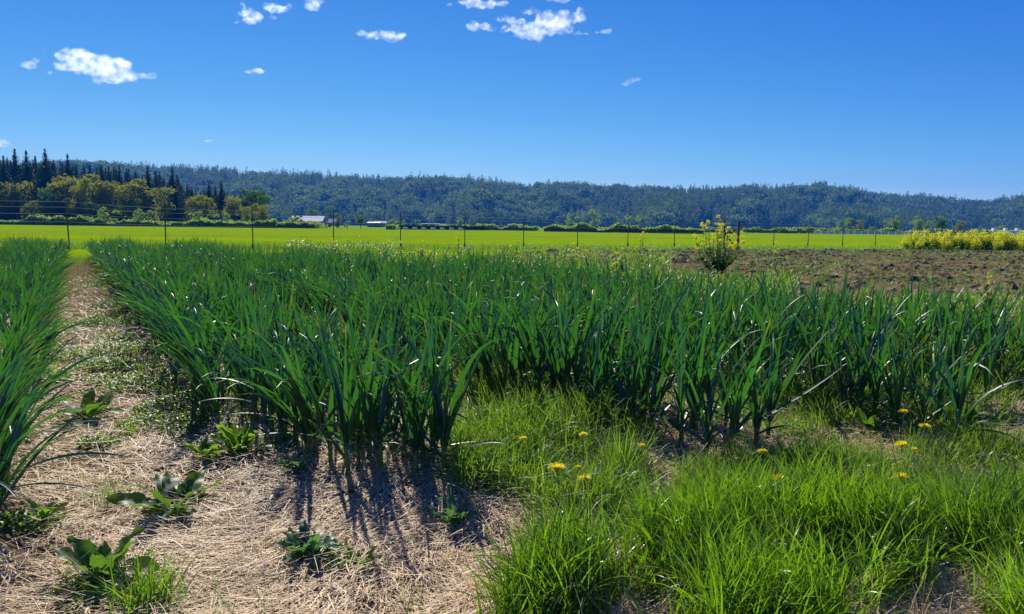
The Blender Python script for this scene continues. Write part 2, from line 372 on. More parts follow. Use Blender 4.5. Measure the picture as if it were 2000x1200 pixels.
front = [  # plants seen one by one along the front edge (photo pixel of the base)
 (556, 868, 2, 'leftmost front garlic plant of the middle bed, behind the lime weeds'),
 (600, 899, 2, 'garlic plant with paired thick stems near the left front of the middle bed'),
 (616, 893, 2, 'right one of two close garlic plants at the left front of the middle bed'),
 (677, 940, 2, 'foremost garlic plant in the middle bed, thick stem casting a broad shadow on the straw'),
 (721, 908, 2, 'garlic plant just behind and right of the foremost one in the middle bed'),
 (742, 925, 2, 'garlic plant with leaves drooping to the straw, middle of the front row'),
 (811, 940, 2, 'slender garlic plant second from the right in the front row of the middle bed'),
 (826, 914, 2, 'garlic plant half hidden behind the slender one near the middle bed corner'),
 (868, 940, 2, 'garlic plant at the right front corner beside the grassy gap, one long leaf leaning right'),
 (1272, 862, 3, 'garlic plant on the left front of the second bed behind the grass with dandelions'),
 (1380, 900, 3, 'foremost garlic plant of the second bed, standing over the dark straw'),
 (1425, 888, 3, 'garlic plant right of the foremost one in the second bed'),
 (1475, 880, 3, 'garlic plant at the right front of the second bed with a low leaf reaching right'),
 (1500, 862, 3, 'garlic plant behind the right front corner of the second bed'),
 (-22, 985, 1, 'garlic plant cut by the left edge of the photo, leaves flopping low over the straw'),
 (12, 962, 1, 'nearest garlic plant of the left bed with long leaves arching onto the path'),
 (1868, 868, 4, 'garlic plant standing in front of the big dark dock leaves at the right'),
 (1925, 800, 4, 'tall pale-edged garlic plant behind the round dark leaf near the right edge of the photo')]
front.insert(9, (-40, 1050, 1, 'garlic plant at the lower left photo edge whose leaves trail on the straw'))
for a_, b_, c_ in ((1040, 775, 3), (1090, 798, 3), (1125, 790, 3), (1150, 815, 3), (1200, 832, 3), (1235, 850, 3), (1330, 872, 3), (1350, 850, 3), (1440, 855, 3), (1600, 795, 4), (1660, 812, 4), (1700, 800, 4), (1740, 830, 4), (1800, 842, 4), (1780, 815, 4), (1830, 830, 4),
                  (645, 912, 2), (700, 925, 2), (770, 915, 2), (790, 902, 2), (845, 922, 2), (530, 850, 2), (500, 835, 2)):
    p_ = G(a_, b_, .06); pl.append((p_[0], p_[1], c_, 1))
nfront = len(front)
for f in front:
    p = G(f[0], f[1], .06); pl.insert(0, (p[0], p[1], f[2], 9))
pl = pl[:nfront][::-1]+pl[nfront:]
P = np.array([[p[0], p[1]] for p in pl]); bed = np.array([p[2] for p in pl]); ri = np.array([p[3] for p in pl])
# nothing stands in front of the explicit front plants
PZ = hgt(P[:, 0], P[:, 1]); P3 = np.column_stack([P, PZ])
n = len(P); idx = rng.integers(0, 20, n)
e = ((ri == 0) & (bed >= 2) & (rng.random(n) < .85)) | ((bed == 2) & (ri == 1) & (rng.random(n) < .35)) | ((bed == 2) & (ri == 9) & (np.arange(n) < 3))
e &= (bed < 4)
idx[e] = 20+rng.integers(0, 5, e.sum())
rz = np.where(e, rng.normal(0, .35, n), rng.random(n)*6.283)
er = (bed <= 1) & (ri == 3) & (rng.random(n) < .85); idx[er] = 20+rng.integers(0, 5, er.sum()); rz[er] = np.pi+rng.normal(0, .4, er.sum())
tall = fbm(P[:, 0]*.35, P[:, 1]*.35, 2, 77)
sc = rng.uniform(.78, 1.16, n)*(.92+.2*tall); sc[:nfront] = rng.uniform(1.02, 1.16, nfront)
for f_, (a_, b_, c_, l_) in enumerate(front):
    if c_ == 1: idx[f_] = 20+f_ % 5; rz[f_] = np.pi+.3*f_
px, py, dz = project(P3+np.array([0, 0, .45]))
vis = (px > -90) & (px < 2090) & (dz > .3)
order = np.argsort(np.where(vis, dz, 1e6)); order = order[order >= nfront]
front_px = [f[0] for f in front]; empties = {}
single = list(range(nfront))+list(order[:300-nfront])
stems = [mesh('stem', *s, M_stem) for s, l in PR]; leaves = [mesh('leaves', *l, M_garlic) for s, l in PR]
BL = {0: ('garlic plant in the farther bed on the left of the straw path', 'garlic in the far left bed'),
      1: ('dark green garlic plant in the bed left of the straw path, leaves over the path', 'garlic left of the path'),
      2: ('dark green garlic plant packed inside the long bed right of the straw path', 'garlic in the middle bed'),
      3: ('dark green garlic plant packed inside the second bed, right of the grassy gap', 'garlic in the second bed'),
      4: ('upright garlic plant standing among weeds in the third bed on the right', 'garlic in the third bed'),
      5: ('garlic plant in the rearmost right bed in front of the brown tilled soil', 'garlic in the rear right bed')}
for k in single:
    lb, gp = BL[int(bed[k])]
    rr_ = int(ri[k])
    if k < nfront: lb = front[k][3]
    elif rr_ in (0, 3):
        side = {(1, 0): ', in its far left row', (1, 3): ', in the row edging the path', (2, 0): ', in the row edging the path', (2, 3): ', in the row edging the grassy gap', (3, 0): ', in the row along the gap', (3, 3): ', in its right row',
                (4, 0): ', in its left row', (4, 3): ', in its right row', (5, 0): ', in its left row', (5, 3): ', in its right row'}.get((int(bed[k]), rr_), '')
        lb = {1: 'garlic plant in the bed left of the path', 2: 'garlic plant in the bed right of the path', 3: 'garlic plant of the second bed', 4: 'garlic plant of the third bed', 5: 'garlic plant of the rearmost right bed', 0: 'garlic plant of the far left bed'}[int(bed[k])]+side
    r = empty('garlic_plant', P3[k], rz[k], sc[k], lb, 'garlic plant', gp)
    empties[int(k)] = r
    obj('stem', stems[idx[k]], r); obj('leaves', leaves[idx[k]], r)
EXTRA = {1475: [(.25, 1.12, -.12, .62, .034)], 12: [(-.1, .95, .75, .62, .026), (-.55, 1.2, .6, .5, .022), (.35, .7, 1.2, .55, .024), (-.9, .6, 1.3, .6, .024)], -40: [(-.05, .9, .9, .75, .028), (-.3, 1.15, .6, .7, .026), (.4, .7, 1.2, .7, .028), (-.7, .9, 1.0, .6, .024)], -22: [(-.2, .8, 1.0, .7, .026), (-.8, 1.0, .8, .6, .024), (.1, .5, 1.2, .75, .026)],
         556: [(3.0, .7, 1.2, .6, .024), (3.6, .9, .9, .5, .02)], 600: [(3.3, 1.0, .9, .5, .022)], 677: [(3.5, 1.1, .6, .45, .022), (-1.3, 1.0, 1.4, .4, .024)], 742: [(-1.5, .9, 1.5, .42, .024)], 868: [(-.1, 1.3, .7, .42, .02), (.5, .38, .1, .62, .026)]}
for f_ in range(nfront):                    # low leaves of the front plants
    ex = EXTRA.get(front_px[f_])
    if ex:
        m_ = len(ex); az_, t_, b_, l_, w_ = np.array(ex).T
        e_ = empties[f_]; e_.rotation_euler[2] = 0
        obj('low_leaves', mesh('low_leaves', *blades(np.tile([[0, 0, .15]], (m_, 1)), az_, t_, b_, l_, w_, ns=12, prof='garlic', p=1.3, fold=.4, twist=rng.uniform(-.8, .8, m_), tone=rng.random(m_), yel=np.ones(m_)*.8), M_garlic), e_)
rest = np.setdiff1d(np.arange(n), single)
rest = rest[vis[rest] | (dz[rest] < 6)]
both = []
for s, l in PR:
    a = Acc(); a.add(s); a.add(l); both.append(a.get())
V, Q, C = bake(both, P3[rest], rz[rest], sc[rest], idx[rest], tone=rng.random(len(rest)))
tag(obj('garlic_crop', mesh('garlic_crop', V, Q, C, M_garlic)), 'long beds of dense dark green garlic running back to the fence', 'garlic crop', kind='stuff')
print('garlic', n, 'rest', len(rest), 'faces', len(Q))

# one long yellow-tipped leaf of the second bed reaching right over the straw, belongs to its plant: covered by low leaves

# ------------------------------------------------------------------ straw
def cull(x, y, m=80):
    a, b, d = project(np.column_stack([x, y, np.zeros(len(x))])); return (a > -m) & (a < 2000+m) & (b < 1200+m*1.5) & (d > .5)
N0 = 900000
t = 1.6/(1-rng.random(N0)*.93); q = rng.uniform(-3.2, 6.8, N0); x, y = xy(q, t-.6)
k = cull(x, y); x, y = x[k], y[k]; q, t = qt(x, y)
keep = (fbm(x*2.3, y*2.3, 3, 57) > .18+.14*rng.random(len(x))) & ((q < 2.4) | (rng.random(len(q)) < .55)) & (rng.random(len(q)) < np.clip(1.25-.03*t, .2, 1)); x, y = x[keep], y[keep]
x, y = x[:120000], y[:120000]; N0 = len(x)
d = np.hypot(x, y); swirl = fbm(x*1.1, y*1.1, 3, 51)*12
az = np.where(rng.random(N0) < .6, swirl+rng.normal(0, .5, N0), rng.random(N0)*6.28)
tl = np.pi/2+rng.normal(-.06, .14, N0)
base = np.column_stack([x, y, hgt(x, y)+.004+rng.exponential(.009, N0)*(.5+2.2*fbm(x*3, y*3, 2, 58))])
st = blades(base, az, tl, rng.normal(.1, .35, N0), rng.uniform(.05, .20, N0)*(1+.8*(rng.random(N0) < .12)), rng.uniform(.0022, .0044, N0)*(1+.7*(rng.random(N0) < .1))*np.clip(d/4, 1, 2.4), ns=3, na=2, prof='strap', p=1, fold=0)
tag(obj('straw_mulch', mesh('straw_mulch', *st, M_straw)), 'loose tan straw mulch spread over the path and between the beds', 'straw', kind='stuff')
print('straw', N0)

# ------------------------------------------------------------------ grass
def grass(name, x, y, hmin, hmax, label, mat, wid=(.003, .007), lean=.5, bendmax=1.6, ns=6, biasaz=None, flop=.2, dropz=0):
    N = len(x); h = rng.uniform(hmin, hmax, N)*(.75+.5*fbm(x*1.7, y*1.7, 2, 5))
    az = rng.random(N)*6.28
    if biasaz is not None: az = np.where(rng.random(N) < .55, biasaz+rng.normal(0, .8, N), az)
    b = rng.uniform(.1, .9, N)+(rng.random(N) < flop)*rng.uniform(.5, bendmax, N)
    tn_ = np.clip(fbm(x*1.3, y*1.3, 3, 29)*1.5-.25+rng.normal(0, .22, N), 0, 1)
    cl = fbm(x*.9, y*.9, 3, 19); az = np.where(rng.random(N) < .5, cl*25+rng.normal(0, .6, N), az); h = h*(.55+.9*fbm(x*3.1, y*3.1, 2, 23))
    V = blades(np.column_stack([x, y, hgt(x, y)-dropz]), az, rng.uniform(0, lean, N), b, h, rng.uniform(wid[0], wid[1], N), ns=ns, na=2, prof='grass', twist=rng.uniform(-1.5, 1.5, N), tone=tn_, yel=(rng.random(N) < .06)*.8)
    return tag(obj(name, mesh(name, *V, mat)), label, 'grass', kind='stuff')
def scatter(poly, n, clump=0.0, seed=1):
    poly = [tuple(p[:2]) for p in poly]; xs = [p[0] for p in poly]; ys = [p[1] for p in poly]
    X = []; Y = []; got = 0
    while got < n:
        x = rng.uniform(min(xs), max(xs), n*2); y = rng.uniform(min(ys), max(ys), n*2)
        k = inpoly(x, y, poly)
        if clump: k &= rng.random(len(x)) < np.clip((fbm(x*2.2, y*2.2, 3, seed)-.5+.5*(1-clump))*4, 0, 1)
        X.append(x[k]); Y.append(y[k]); got += k.sum()
        if k.sum() == 0: break
    return np.concatenate(X)[:n], np.concatenate(Y)[:n]
PX = lambda L: [G(a, b) for a, b in L]
fg = PX([(900, 1330), (1000, 1215), (1060, 1150), (1180, 1110), (1300, 1090), (1400, 1050), (1520, 1010), (1640, 975), (1800, 990), (1900, 1030), (2100, 990), (2200, 1330)])
x, y = scatter(fg, 21000, .72, 11)
grass('tall_grass', x, y, .14, .42, 'dense sunlit green grass filling the lower right foreground', M_grass, (.0035, .0125), .6, 1.8, 8, biasaz=R(150), flop=.28)
x, y = scatter(fg, 1600, .2, 12)
grass('dead_stalks', x, y, .08, .30, 'dry tan stalks and dead blades mixed into the foreground grass', M_straw, (.002, .005), 1.0, 1.6, 6)
x, y = scatter(PX([(1250, 1080), (1330, 950), (1500, 920), (1640, 880), (1800, 890), (2050, 880), (2100, 1010), (1640, 990), (1400, 1070)]), 9000, .6, 17)
grass('short_grass', x, y, .06, .22, 'thin short grass over straw in front of the third garlic bed', M_lime, (.003, .007), .7, 1.5, 6)
pt = PX([(900, 1010), (880, 900), (930, 850), (1010, 830), (1180, 830), (1290, 900), (1270, 980), (1180, 1050), (1030, 1020), (960, 990)])
x, y = scatter(pt, 8000, .4, 12)
grass('gap_grass', x, y, .12, .34, 'clump of arching light green grass with dandelions between the garlic beds', M_lime, (.004, .011), .8, 1.9, 7, flop=.55)
# finer grass along the gaps between the beds
xa = []; ya = []
for (qa, qb, ta, tb, nn) in ((1.85, 2.8, 4.2, 13, 12000), (3.9, 4.95, 3.2, 16, 9000), (6.0, 7.1, 3, 16, 9000), (8.1, 9.3, 2, 20, 14000), (2.7, 4.0, 4.2, 9, 2500), (4.8, 6.2, 2.6, 9, 7000), (7, 8.2, 2, 15, 9000), (.9, 1.9, 4.4, 9, 2500), (2.8, 4.0, 4.6, 12, 7000), (4.9, 6.1, 3.5, 13, 9000), (6, 9, 2.5, 9, 9000)):
    q = rng.uniform(qa, qb, nn); t = ta+(tb-ta)*rng.random(nn)**1.4; x, y = xy(q, t); xa.append(x); ya.append(y)
x = np.concatenate(xa); y = np.concatenate(ya); k = cull(x, y) & (rng.random(len(x)) < np.clip((fbm(x*1.5, y*1.5, 3, 14)-.40)*6, .05, 1)); x, y = x[k], y[k]
grass('weedy_grass', x, y, .10, .26, 'light green weedy grass growing in the gaps between the garlic beds', M_lime, (.004, .009), .6, 1.2, 4)
nn = 9000; q = rng.uniform(6.6, 9.4, nn); t = rng.uniform(2.5, 17, nn); x, y = xy(q, t); k = cull(x, y); x, y = x[k], y[k]
grass('tall_weeds', x, y, .25, .60, 'tall yellow-green weeds and grass growing up through the rear right garlic', M_lime, (.005, .011), .5, 1.3, 5)
# green verge at the near edge of the photo left and over the path far away
xa = []; ya = []
for (qa, qb, ta, tb, nn) in ((-.3, .75, 27, 34, 3500), (-.2, .7, 6, 27, 900), (.5, .8, 5.5, 27, 3500), (-.35, -.15, 6, 27, 2000)):
    q = rng.uniform(qa, qb, nn); t = rng.uniform(ta, tb, nn); x, y = xy(q, t); xa.append(x); ya.append(y)
x = np.concatenate(xa); y = np.concatenate(ya); k = rng.random(len(x)) < np.clip((fbm(x*1.2, y*1.2, 3, 15)-.36)*6, 0, 1)
grass('path_grass', x[k], y[k], .06, .16, 'short yellow-green grass patches growing through the straw path', M_lime, (.005, .009), .8, 1.2, 4)

# ------------------------------------------------------------------ weeds on the straw
def broad_plant(name, px, py, label, n, L, W, mat, seed, lean=(.5, 1.3), ruf=.05, lob=0, cat='weed', rz=0, prof='broad'):
    n = int(n*1.3); W = W*.78; r = np.random.default_rng(seed); g = G(px, py, .03); g[2] = float(hgt(g[0:1], g[1:2])[0])
    e = empty(name, g, rz, 1, label, cat)
    az = np.arange(n)*2.4+r.normal(0, .3, n); t0 = r.uniform(lean[0]*.6, lean[1]*.8, n)
    LL = r.uniform(L[0], L[1], n)*1.15
    V = blades(np.column_stack([np.cos(az)*.01, np.sin(az)*.01, np.zeros(n)+.0]), az, t0, r.uniform(.2, .9, n), LL, LL*W, ns=14, na=5, prof=prof, p=1.3, fold=.25, twist=r.uniform(-.7, .7, n), ruf=ruf, lob=lob, tone=r.random(n))
    obj('leaves', mesh('leaves', *V, mat), e)
    obj('crown_stem', mesh('crown_stem', *tube([[0, 0, -.02], [0, 0, .02], [0, 0, .035]], [.014, .013, .006], 6), M_stem), e)
    return e
broad_plant('dock_plant', 340, 1000, 'broad-leaved dock with dark and pale folded leaves sprawling on the straw', 16, (.12, .28), .42, M_dock, 31, (.8, 1.6), .09, .12)
broad_plant('dock_plant', 205, 1135, 'upright light green dock at the lower left behind the grass tuft', 14, (.10, .22), .46, M_dock, 32, (.5, 1.7), .11, .1)
broad_plant('dock_plant', 165, 815, 'low dock flattened on the middle of the straw path', 12, (.14, .28), .42, M_dock, 33, (1.1, 1.6), .05)
broad_plant('dock_plant', 1865, 850, 'large dark dock with round leaves around the garlic stems at the right', 8, (.18, .27), .95, M_dock, 34, (.4, 1.3), .03)
broad_plant('dock_plant', 90, 700, 'small dock beside the left garlic bed on the path', 8, (.10, .2), .35, M_dock, 35, (.7, 1.4))
broad_plant('dock_plant', 250, 665, 'dock with whitish shining leaves under the garlic edge right of the path', 9, (.12, .24), .35, M_dock, 36, (.7, 1.4))
broad_plant('dock_plant', 1700, 850, 'small leafy dock in front of the third bed beside the dandelions', 9, (.10, .18), .45, M_dock, 37, (.3, 1.1))
broad_plant('lime_weed', 470, 905, 'upright lime-green lobed weed below a small yellow flower', 22, (.12, .22), .45, M_lime, 41, (.2, 1.2), .07, .35)
broad_plant('lime_weed', 410, 905, 'spreading lime-green weed on the straw left of the upright one', 20, (.10, .18), .5, M_lime, 42, (.9, 1.4), .07, .35)
broad_plant('thistle', 600, 1100, 'grey-green ruffled thistle rosette on the straw in front of the shadows', 24, (.08, .15), .46, M_thist, 43, (.7, 1.6), .10, .4)
broad_plant('thistle', 700, 1120, 'small lime thistle rosette right of the larger grey-green one', 11, (.05, .10), .5, M_lime, 44, (.5, 1.3), .09, .4)
broad_plant('thistle', 888, 1045, 'dark thistle among the long leaf shadows right of centre', 15, (.08, .17), .4, M_thist, 45, (.3, 1.3), .10, .4)
broad_plant('thistle', 575, 945, 'pale grey-green thistle rosette left of the foremost garlic stem', 14, (.08, .15), .4, M_thist, 46, (.6, 1.4), .10, .4)
broad_plant('lime_weed', 85, 1015, 'small lime-green weed under the flopping left garlic leaves', 9, (.06, .12), .5, M_lime, 47, (.2, 1.1), .07, .3)
# low mats of chickweed-like plants along the path's edges
ch = Acc()
for (a, b, rr, nn, hh) in ((150, 700, .2, 500, .1), (240, 690, .3, 1300, .16), (280, 760, .3, 1300, .15), (380, 840, .22, 900, .14), (200, 720, .25, 900, .12), (130, 690, .15, 400, .08), (212, 620, .2, 500, .15), (60, 1030, .15, 300, .08), (205, 1150, .2, 500, .08), (640, 1110, .12, 250, .05), (185, 635, .30, 1500, .14), (215, 665, .22, 700, .1), (235, 720, .25, 1300, .12), (215, 745, .2, 600, .08), (345, 805, .28, 1500, .15), (300, 830, .22, 600, .1), (195, 870, .12, 300, .08),
                          (100, 745, .16, 500, .1), (95, 690, .2, 700, .12), (120, 640, .2, 500, .1), (80, 790, .18, 450, .08), (430, 770, .2, 700, .14), (560, 885, .2, 300, .07), (200, 600, .18, 500, .12), (185, 560, .2, 500, .12),
                          (1700, 830, .5, 1800, .14), (1600, 800, .5, 1600, .16), (1780, 800, .5, 1500, .16), (1960, 760, .5, 1500, .18), (1980, 830, .35, 900, .12), (1560, 850, .25, 600, .1), (980, 790, .3, 900, .12), (1120, 780, .3, 800, .12), (1090, 990, .25, 500, .1), (1210, 1010, .25, 500, .1), (1330, 1010, .2, 400, .07), (1480, 960, .25, 600, .1), (1600, 930, .3, 900, .1), (1700, 930, .3, 900, .12), (1820, 940, .3, 800, .1), (1950, 930, .3, 900, .14), (1150, 1120, .15, 300, .1), (1960, 1120, .2, 400, .16), (1420, 1150, .15, 250, .14)):
    c = G(a, b, .03); rr2 = rr*rng.random(nn)**.6; an = rng.random(nn)*6.28
    x = c[0]+rr2*np.cos(an)*1.1; y = c[1]+rr2*np.sin(an); z = hgt(x, y)+rng.random(nn)**1.5*hh*(1-rr2/rr*.6)
    ch.add(blades(np.column_stack([x, y, z]), rng.random(nn)*6.28, rng.uniform(.5, 1.5, nn), rng.uniform(0, .6, nn), rng.uniform(.018, .045, nn), rng.uniform(.010, .02, nn), ns=3, na=3, prof='broad', fold=.3))
tag(obj('chickweed', ch.mesh('chickweed', M_lime)), 'low mats of small-leaved lime green weeds along the bed edges', 'weeds', kind='stuff')
def tuft(px, py, label, n, h, spread, mat=M_lime, seed=1, wid=(.003, .005), lean=.6):
    r = np.random.default_rng(seed); g = G(px, py, .03); g[2] = float(hgt(g[0:1], g[1:2])[0]); an = r.random(n)*6.28; rr = spread*r.random(n)
    e = tag(obj('grass_tuft', mesh('grass_tuft', *blades(np.column_stack([rr*np.cos(an), rr*np.sin(an), np.zeros(n)-.01]), r.random(n)*6.28, r.uniform(0, lean, n), r.uniform(0, .8, n), r.uniform(h*.5, h, n), r.uniform(wid[0], wid[1], n), ns=6, na=2, twist=r.uniform(-1, 1, n), yel=(r.random(n) < .1)*1.), mat)), label, 'grass tuft')
    e.location = g.tolist(); return e
tuft(212, 985, 'sparse yellow-green grass tuft standing on the straw left of the dark dock', 45, .24, .12, seed=1)
tuft(120, 745, 'thin yellow-green grass tuft in the middle of the path', 40, .16, .14, seed=2)
tuft(290, 1185, 'bushy bright green grass tuft at the lower left edge', 260, .26, .16, M_grass, 3, (.004, .008), .9)
tuft(450, 1210, 'few thin upright blades at the bottom edge of the straw', 14, .30, .16, M_grass, 4)
tuft(255, 850, 'sparse grass tuft at the foot of the chickweed mat', 50, .2, .12, seed=5)
tuft(205, 870, 'tiny lime grass tuft lying on the straw path', 40, .08, .06, seed=6, lean=1.3)
tuft(800, 1215, 'loose green blades sticking up at the bottom centre', 12, .22, .12, M_grass, 7)
tuft(115, 600, 'thin grass tuft far up the straw path', 60, .18, .25, seed=8)
tuft(1215, 935, 'arching bright grass tuft bending over the dark straw', 170, .42, .07, M_lime, 9, (.005, .008), 1.0)

# ------------------------------------------------------------------ dandelions
def dandelion(px, py, dist_base, label, size=.021, n=55, tilt=0, seed=0):
    """flower seen at pixel; dist_base is the pixel row of its foot"""
    r = np.random.default_rng(seed+500); dist_base = dist_base+(-4 if dist_base < 900 else 22); size *= 1.6
    g = G(px, dist_base, .02); g[2] = float(hgt(g[0:1], g[1:2])[0]); top = RY(px, py, g[1]); h = max(.05, top[2]-g[2]+.012)
    e = empty('dandelion', g, 0, 1, label, 'dandelion')
    obj('flower_stem', mesh('flower_stem', *tube([[0, 0, -.02], [.004, 0, h*.5], [0, 0, h]], .0022, 6), M_stem), e)
    a = Acc(); 
    for k, (nn, t0, L) in enumerate(((n, 1.45, 1.0), (n, 1.1, .85), (n//2, .6, .6), (n//3, .2, .4))):
        a.add(blades(np.tile([[0, 0, h]], (nn, 1)), r.random(nn)*6.28, r.normal(t0, .12, nn), r.uniform(-.3, .2, nn), size*L*r.uniform(.85, 1.1, nn), size*.2, ns=3, na=2, prof='strap', fold=0))
    f = obj('flower_head', a.mesh('flower_head', M_yellow), e)
    obj('sepals', mesh('sepals', *blades(np.tile([[0, 0, h-.006]], (10, 1)), np.arange(10)*.628, .5, .8, .014, .005, ns=2, na=2), M_stem), e)
    m = 7; az = np.arange(m)*.9+r.random()
    obj('leaf_rosette', mesh('leaf_rosette', *blades(np.zeros((m, 3))+[0, 0, .005], az, r.uniform(.6, 1.2, m), .5, r.uniform(.09, .15, m), .03, ns=14, na=3, prof='dand', fold=.2, lob=.55), M_lime), e)
    return e
DD = [(1087, 920, 985, 'large dandelion in the middle grass clump, the biggest of that clump', .03),
 (1140, 940, 995, 'dandelion seen from the side just right of the largest one in the clump', .022),
 (1127, 917, 970, 'tiny half-open dandelion between the two larger ones in the clump', .011),
 (1020, 861, 915, 'small dandelion at the upper left of the grass clump', .016),
 (1137, 853, 915, 'small dandelion at the top of the grass clump', .017),
 (1251, 875, 925, 'tiny dandelion alone at the right end of the clump before the second bed', .014),
 (1484, 887, 950, 'half-closed dandelion at the foot of the second bed', .018),
 (1517, 941, 1010, 'round dandelion at the top edge of the foreground grass', .025),
 (1570, 957, 1010, 'dandelion with drooping pale sepals right of the round one', .021),
 (1754, 937, 1000, 'ragged dandelion deep in the foreground grass on the right', .024),
 (1760, 808, 875, 'dandelion on a tall stem left of the big dark dock', .021),
 (1802, 837, 895, 'bright dandelion nearest the big dark dock', .024),
 (1756, 874, 915, 'wide dandelion below the tall-stemmed pair', .026),
 (1781, 882, 915, 'small orange-yellow dandelion touching the wide one', .013),
 (1748, 745, 800, 'small faint dandelion among the stems of the third bed', .013),
 (435, 852, 885, 'small yellow dandelion above the lime weeds on the left', .018)]
for i, (a, b, c, lb, s) in enumerate(DD): dandelion(a, b, c, lb, s, seed=i)

# ------------------------------------------------------------------ mustard plants
def mustard(px, ptop, Y, width, label, nst, seed, ncl=None, leafy=.55, cl=.035):
    r = np.random.default_rng(seed); b = RY(px, 500, Y); b[2] = 0.02; H = RY(px, ptop, Y)[2]
    e = empty('mustard_plant', b, 0, 1, label, 'mustard plant')
    st = Acc(); lf = Acc(); heads = []
    for k in range(nst):
        az = r.random()*6.28; rr = width*math.sqrt(r.random()); h = H*(1-.30*(rr/width)**1.5)*r.uniform(.66, 1.0)
        if k == 0: rr = 0; h = H
        tip = np.array([rr*math.cos(az), rr*math.sin(az), h]); mid = tip*[.72, .72, .5]
        st.add(tube([[0, 0, 0], mid, tip], [.008, .006, .003], 5))
        m = 26; v = r.normal(size=(m, 3)); v /= np.linalg.norm(v, axis=1)[:, None]
        heads.append(cards(tip+v*cl*r.random((m, 1))**.4*[1.1, 1.1, .8], cl*.75))
        for u in range(2):                     # side clusters
            tt = r.uniform(.7, .95); c = mid+(tip-mid)*tt+r.normal(0, .07, 3)*[1, 1, .5]
            st.add(tube([mid+(tip-mid)*(tt-.25), (mid+(tip-mid)*(tt-.1)+c)/2, c], .0025, 4)); v = r.normal(size=(10, 3))
            heads.append(cards(c+v*cl*.45, cl*.6))
        nl = int(90*leafy*2); s = r.random(nl)**1.2*.8
        pts = np.where(s[:, None] < .5, mid*s[:, None]*2, mid+(tip-mid)*(s[:, None]-.5)*2)
        lf.add(blades(pts, r.random(nl)*6.28, r.uniform(.5, 1.3, nl), r.uniform(.2, .9, nl), r.uniform(.06, .22, nl)*(1.2-s), r.uniform(.03, .08, nl)*(1.25-s), ns=3, na=3, prof='broad', fold=.3))
    obj('stalks', st.mesh('stalks', M_stem), e); obj('leaves', lf.mesh('leaves', M_dock), e)
    for hd_ in heads[:100]: obj('flower_head', mesh('flower_head', *hd_, M_mustard, False), e)
    return e
mustard(1400, 424, 22, .85, 'tall bushy mustard plant with many yellow flower heads before the wooden fence brace', 33, 61, leafy=.5, cl=.055)
mustard(1255, 456, 20, .22, 'thin mustard stalks left of the big bushy mustard plant', 6, 62, leafy=.5)
mustard(1120, 478, 19, .22, 'low mustard with faint yellow flowers left of the thin stalks', 6, 63)
mustard(1145, 492, 15, .28, 'dense yellow mustard bloom down among the garlic tops', 9, 64)
mustard(1205, 497, 14.5, .2, 'small yellow-green mustard just right of the dense bloom', 6, 65)
mustard(825, 472, 24, .35, 'mustard with bright yellow flowers in front of the fifth fence post', 9, 66)
mustard(896, 458, 26, .15, 'single slender mustard stalk right of the bright flowers', 3, 67)
mustard(1515, 474, 24, .18, 'small mustard standing against the green field right of the wooden brace', 4, 68, leafy=.12)
mustard(1936, 545, 11, .08, 'little yellow mustard at the edge of the tilled soil on the right', 3, 69)
mustard(650, 468, 26, .5, 'leafy mustard gone to seed beside the fourth fence post', 8, 70, leafy=1)
mustard(600, 462, 27, .55, 'leafy green weed clump topping the garlic left of the fourth fence post', 9, 71, leafy=1)
mustard(1215, 488, 16, .18, 'dark green bushy mustard without open flowers behind the garlic', 5, 72, leafy=1.4)

# weeds band behind the crop
xx = []; 
w2 = Acc()
for (a, b, Y, n, h) in ((560, 780, 26, 3500, .75), (740, 930, 24, 2600, .55), (930, 1310, 19, 7000, .75), (1250, 1560, 14.5, 4500, .5), (1500, 2000, 12.5, 5000, .22)):
    pxs = rng.uniform(a, b, n); Ys = Y+rng.normal(0, 1.2, n); x = (pxs-1000)/F*Ys; z = rng.random(n)**.8*h*(.5+fbm(x*1.3, Ys*1.3, 3, 88))
    w2.add(blades(np.column_stack([x, Ys, z]), rng.random(n)*6.28, rng.uniform(.1, 1.3, n), rng.uniform(.1, .8, n), rng.uniform(.06, .2, n), rng.uniform(.01, .03, n), ns=3, na=3, prof='broad', fold=.3))
tag(obj('rear_weeds', w2.mesh('rear_weeds', M_lime)), 'pale green weeds standing behind the crop before the tilled soil', 'weeds', kind='stuff')
# sprouting grass over the tilled soil and along its far edge
n = 120000; x = rng.uniform(-8, 50, n); y = rng.uniform(8, 62, n); k = inpoly(x, y, soil_poly) & (fbm(x*.5, y*.5, 3, 91) > .44) & cull(x, y); x, y = x[k], y[k]; n = len(x)
v = blades(np.column_stack([x, y, np.full(n, .05)]), rng.random(n)*6.28, rng.uniform(.2, 1.2, n), .5, rng.uniform(.06, .16, n), rng.uniform(.012, .03, n), ns=2, na=2)
tag(obj('sprouting_weeds', mesh('sprouting_weeds', *v, M_lime)), 'thin yellow-green weeds sprouting over the tilled soil', 'weeds', kind='stuff')
n = 42000; u = rng.random(n); pxs = -60+2120*u; Yb = np.interp(pxs, [0, 560, 905, 1300, 2000], [37, 42, 45.5, 51, 62]); Ys = Yb+rng.exponential(4.0, n); x = (pxs-1000)/F*Ys*1.0
v = blades(np.column_stack([x, Ys, np.zeros(n)]), rng.random(n)*6.28, rng.uniform(.1, .8, n), .5, rng.uniform(.08, .34, n)*(.5+fbm(x*.4, Ys*.4, 3, 4)), rng.uniform(.01, .03, n), ns=2, na=2)
tag(obj('meadow_grass', mesh('meadow_grass', *v, M_lime)), 'rough grass standing along the fence line at the edge of the green field', 'grass', kind='stuff')

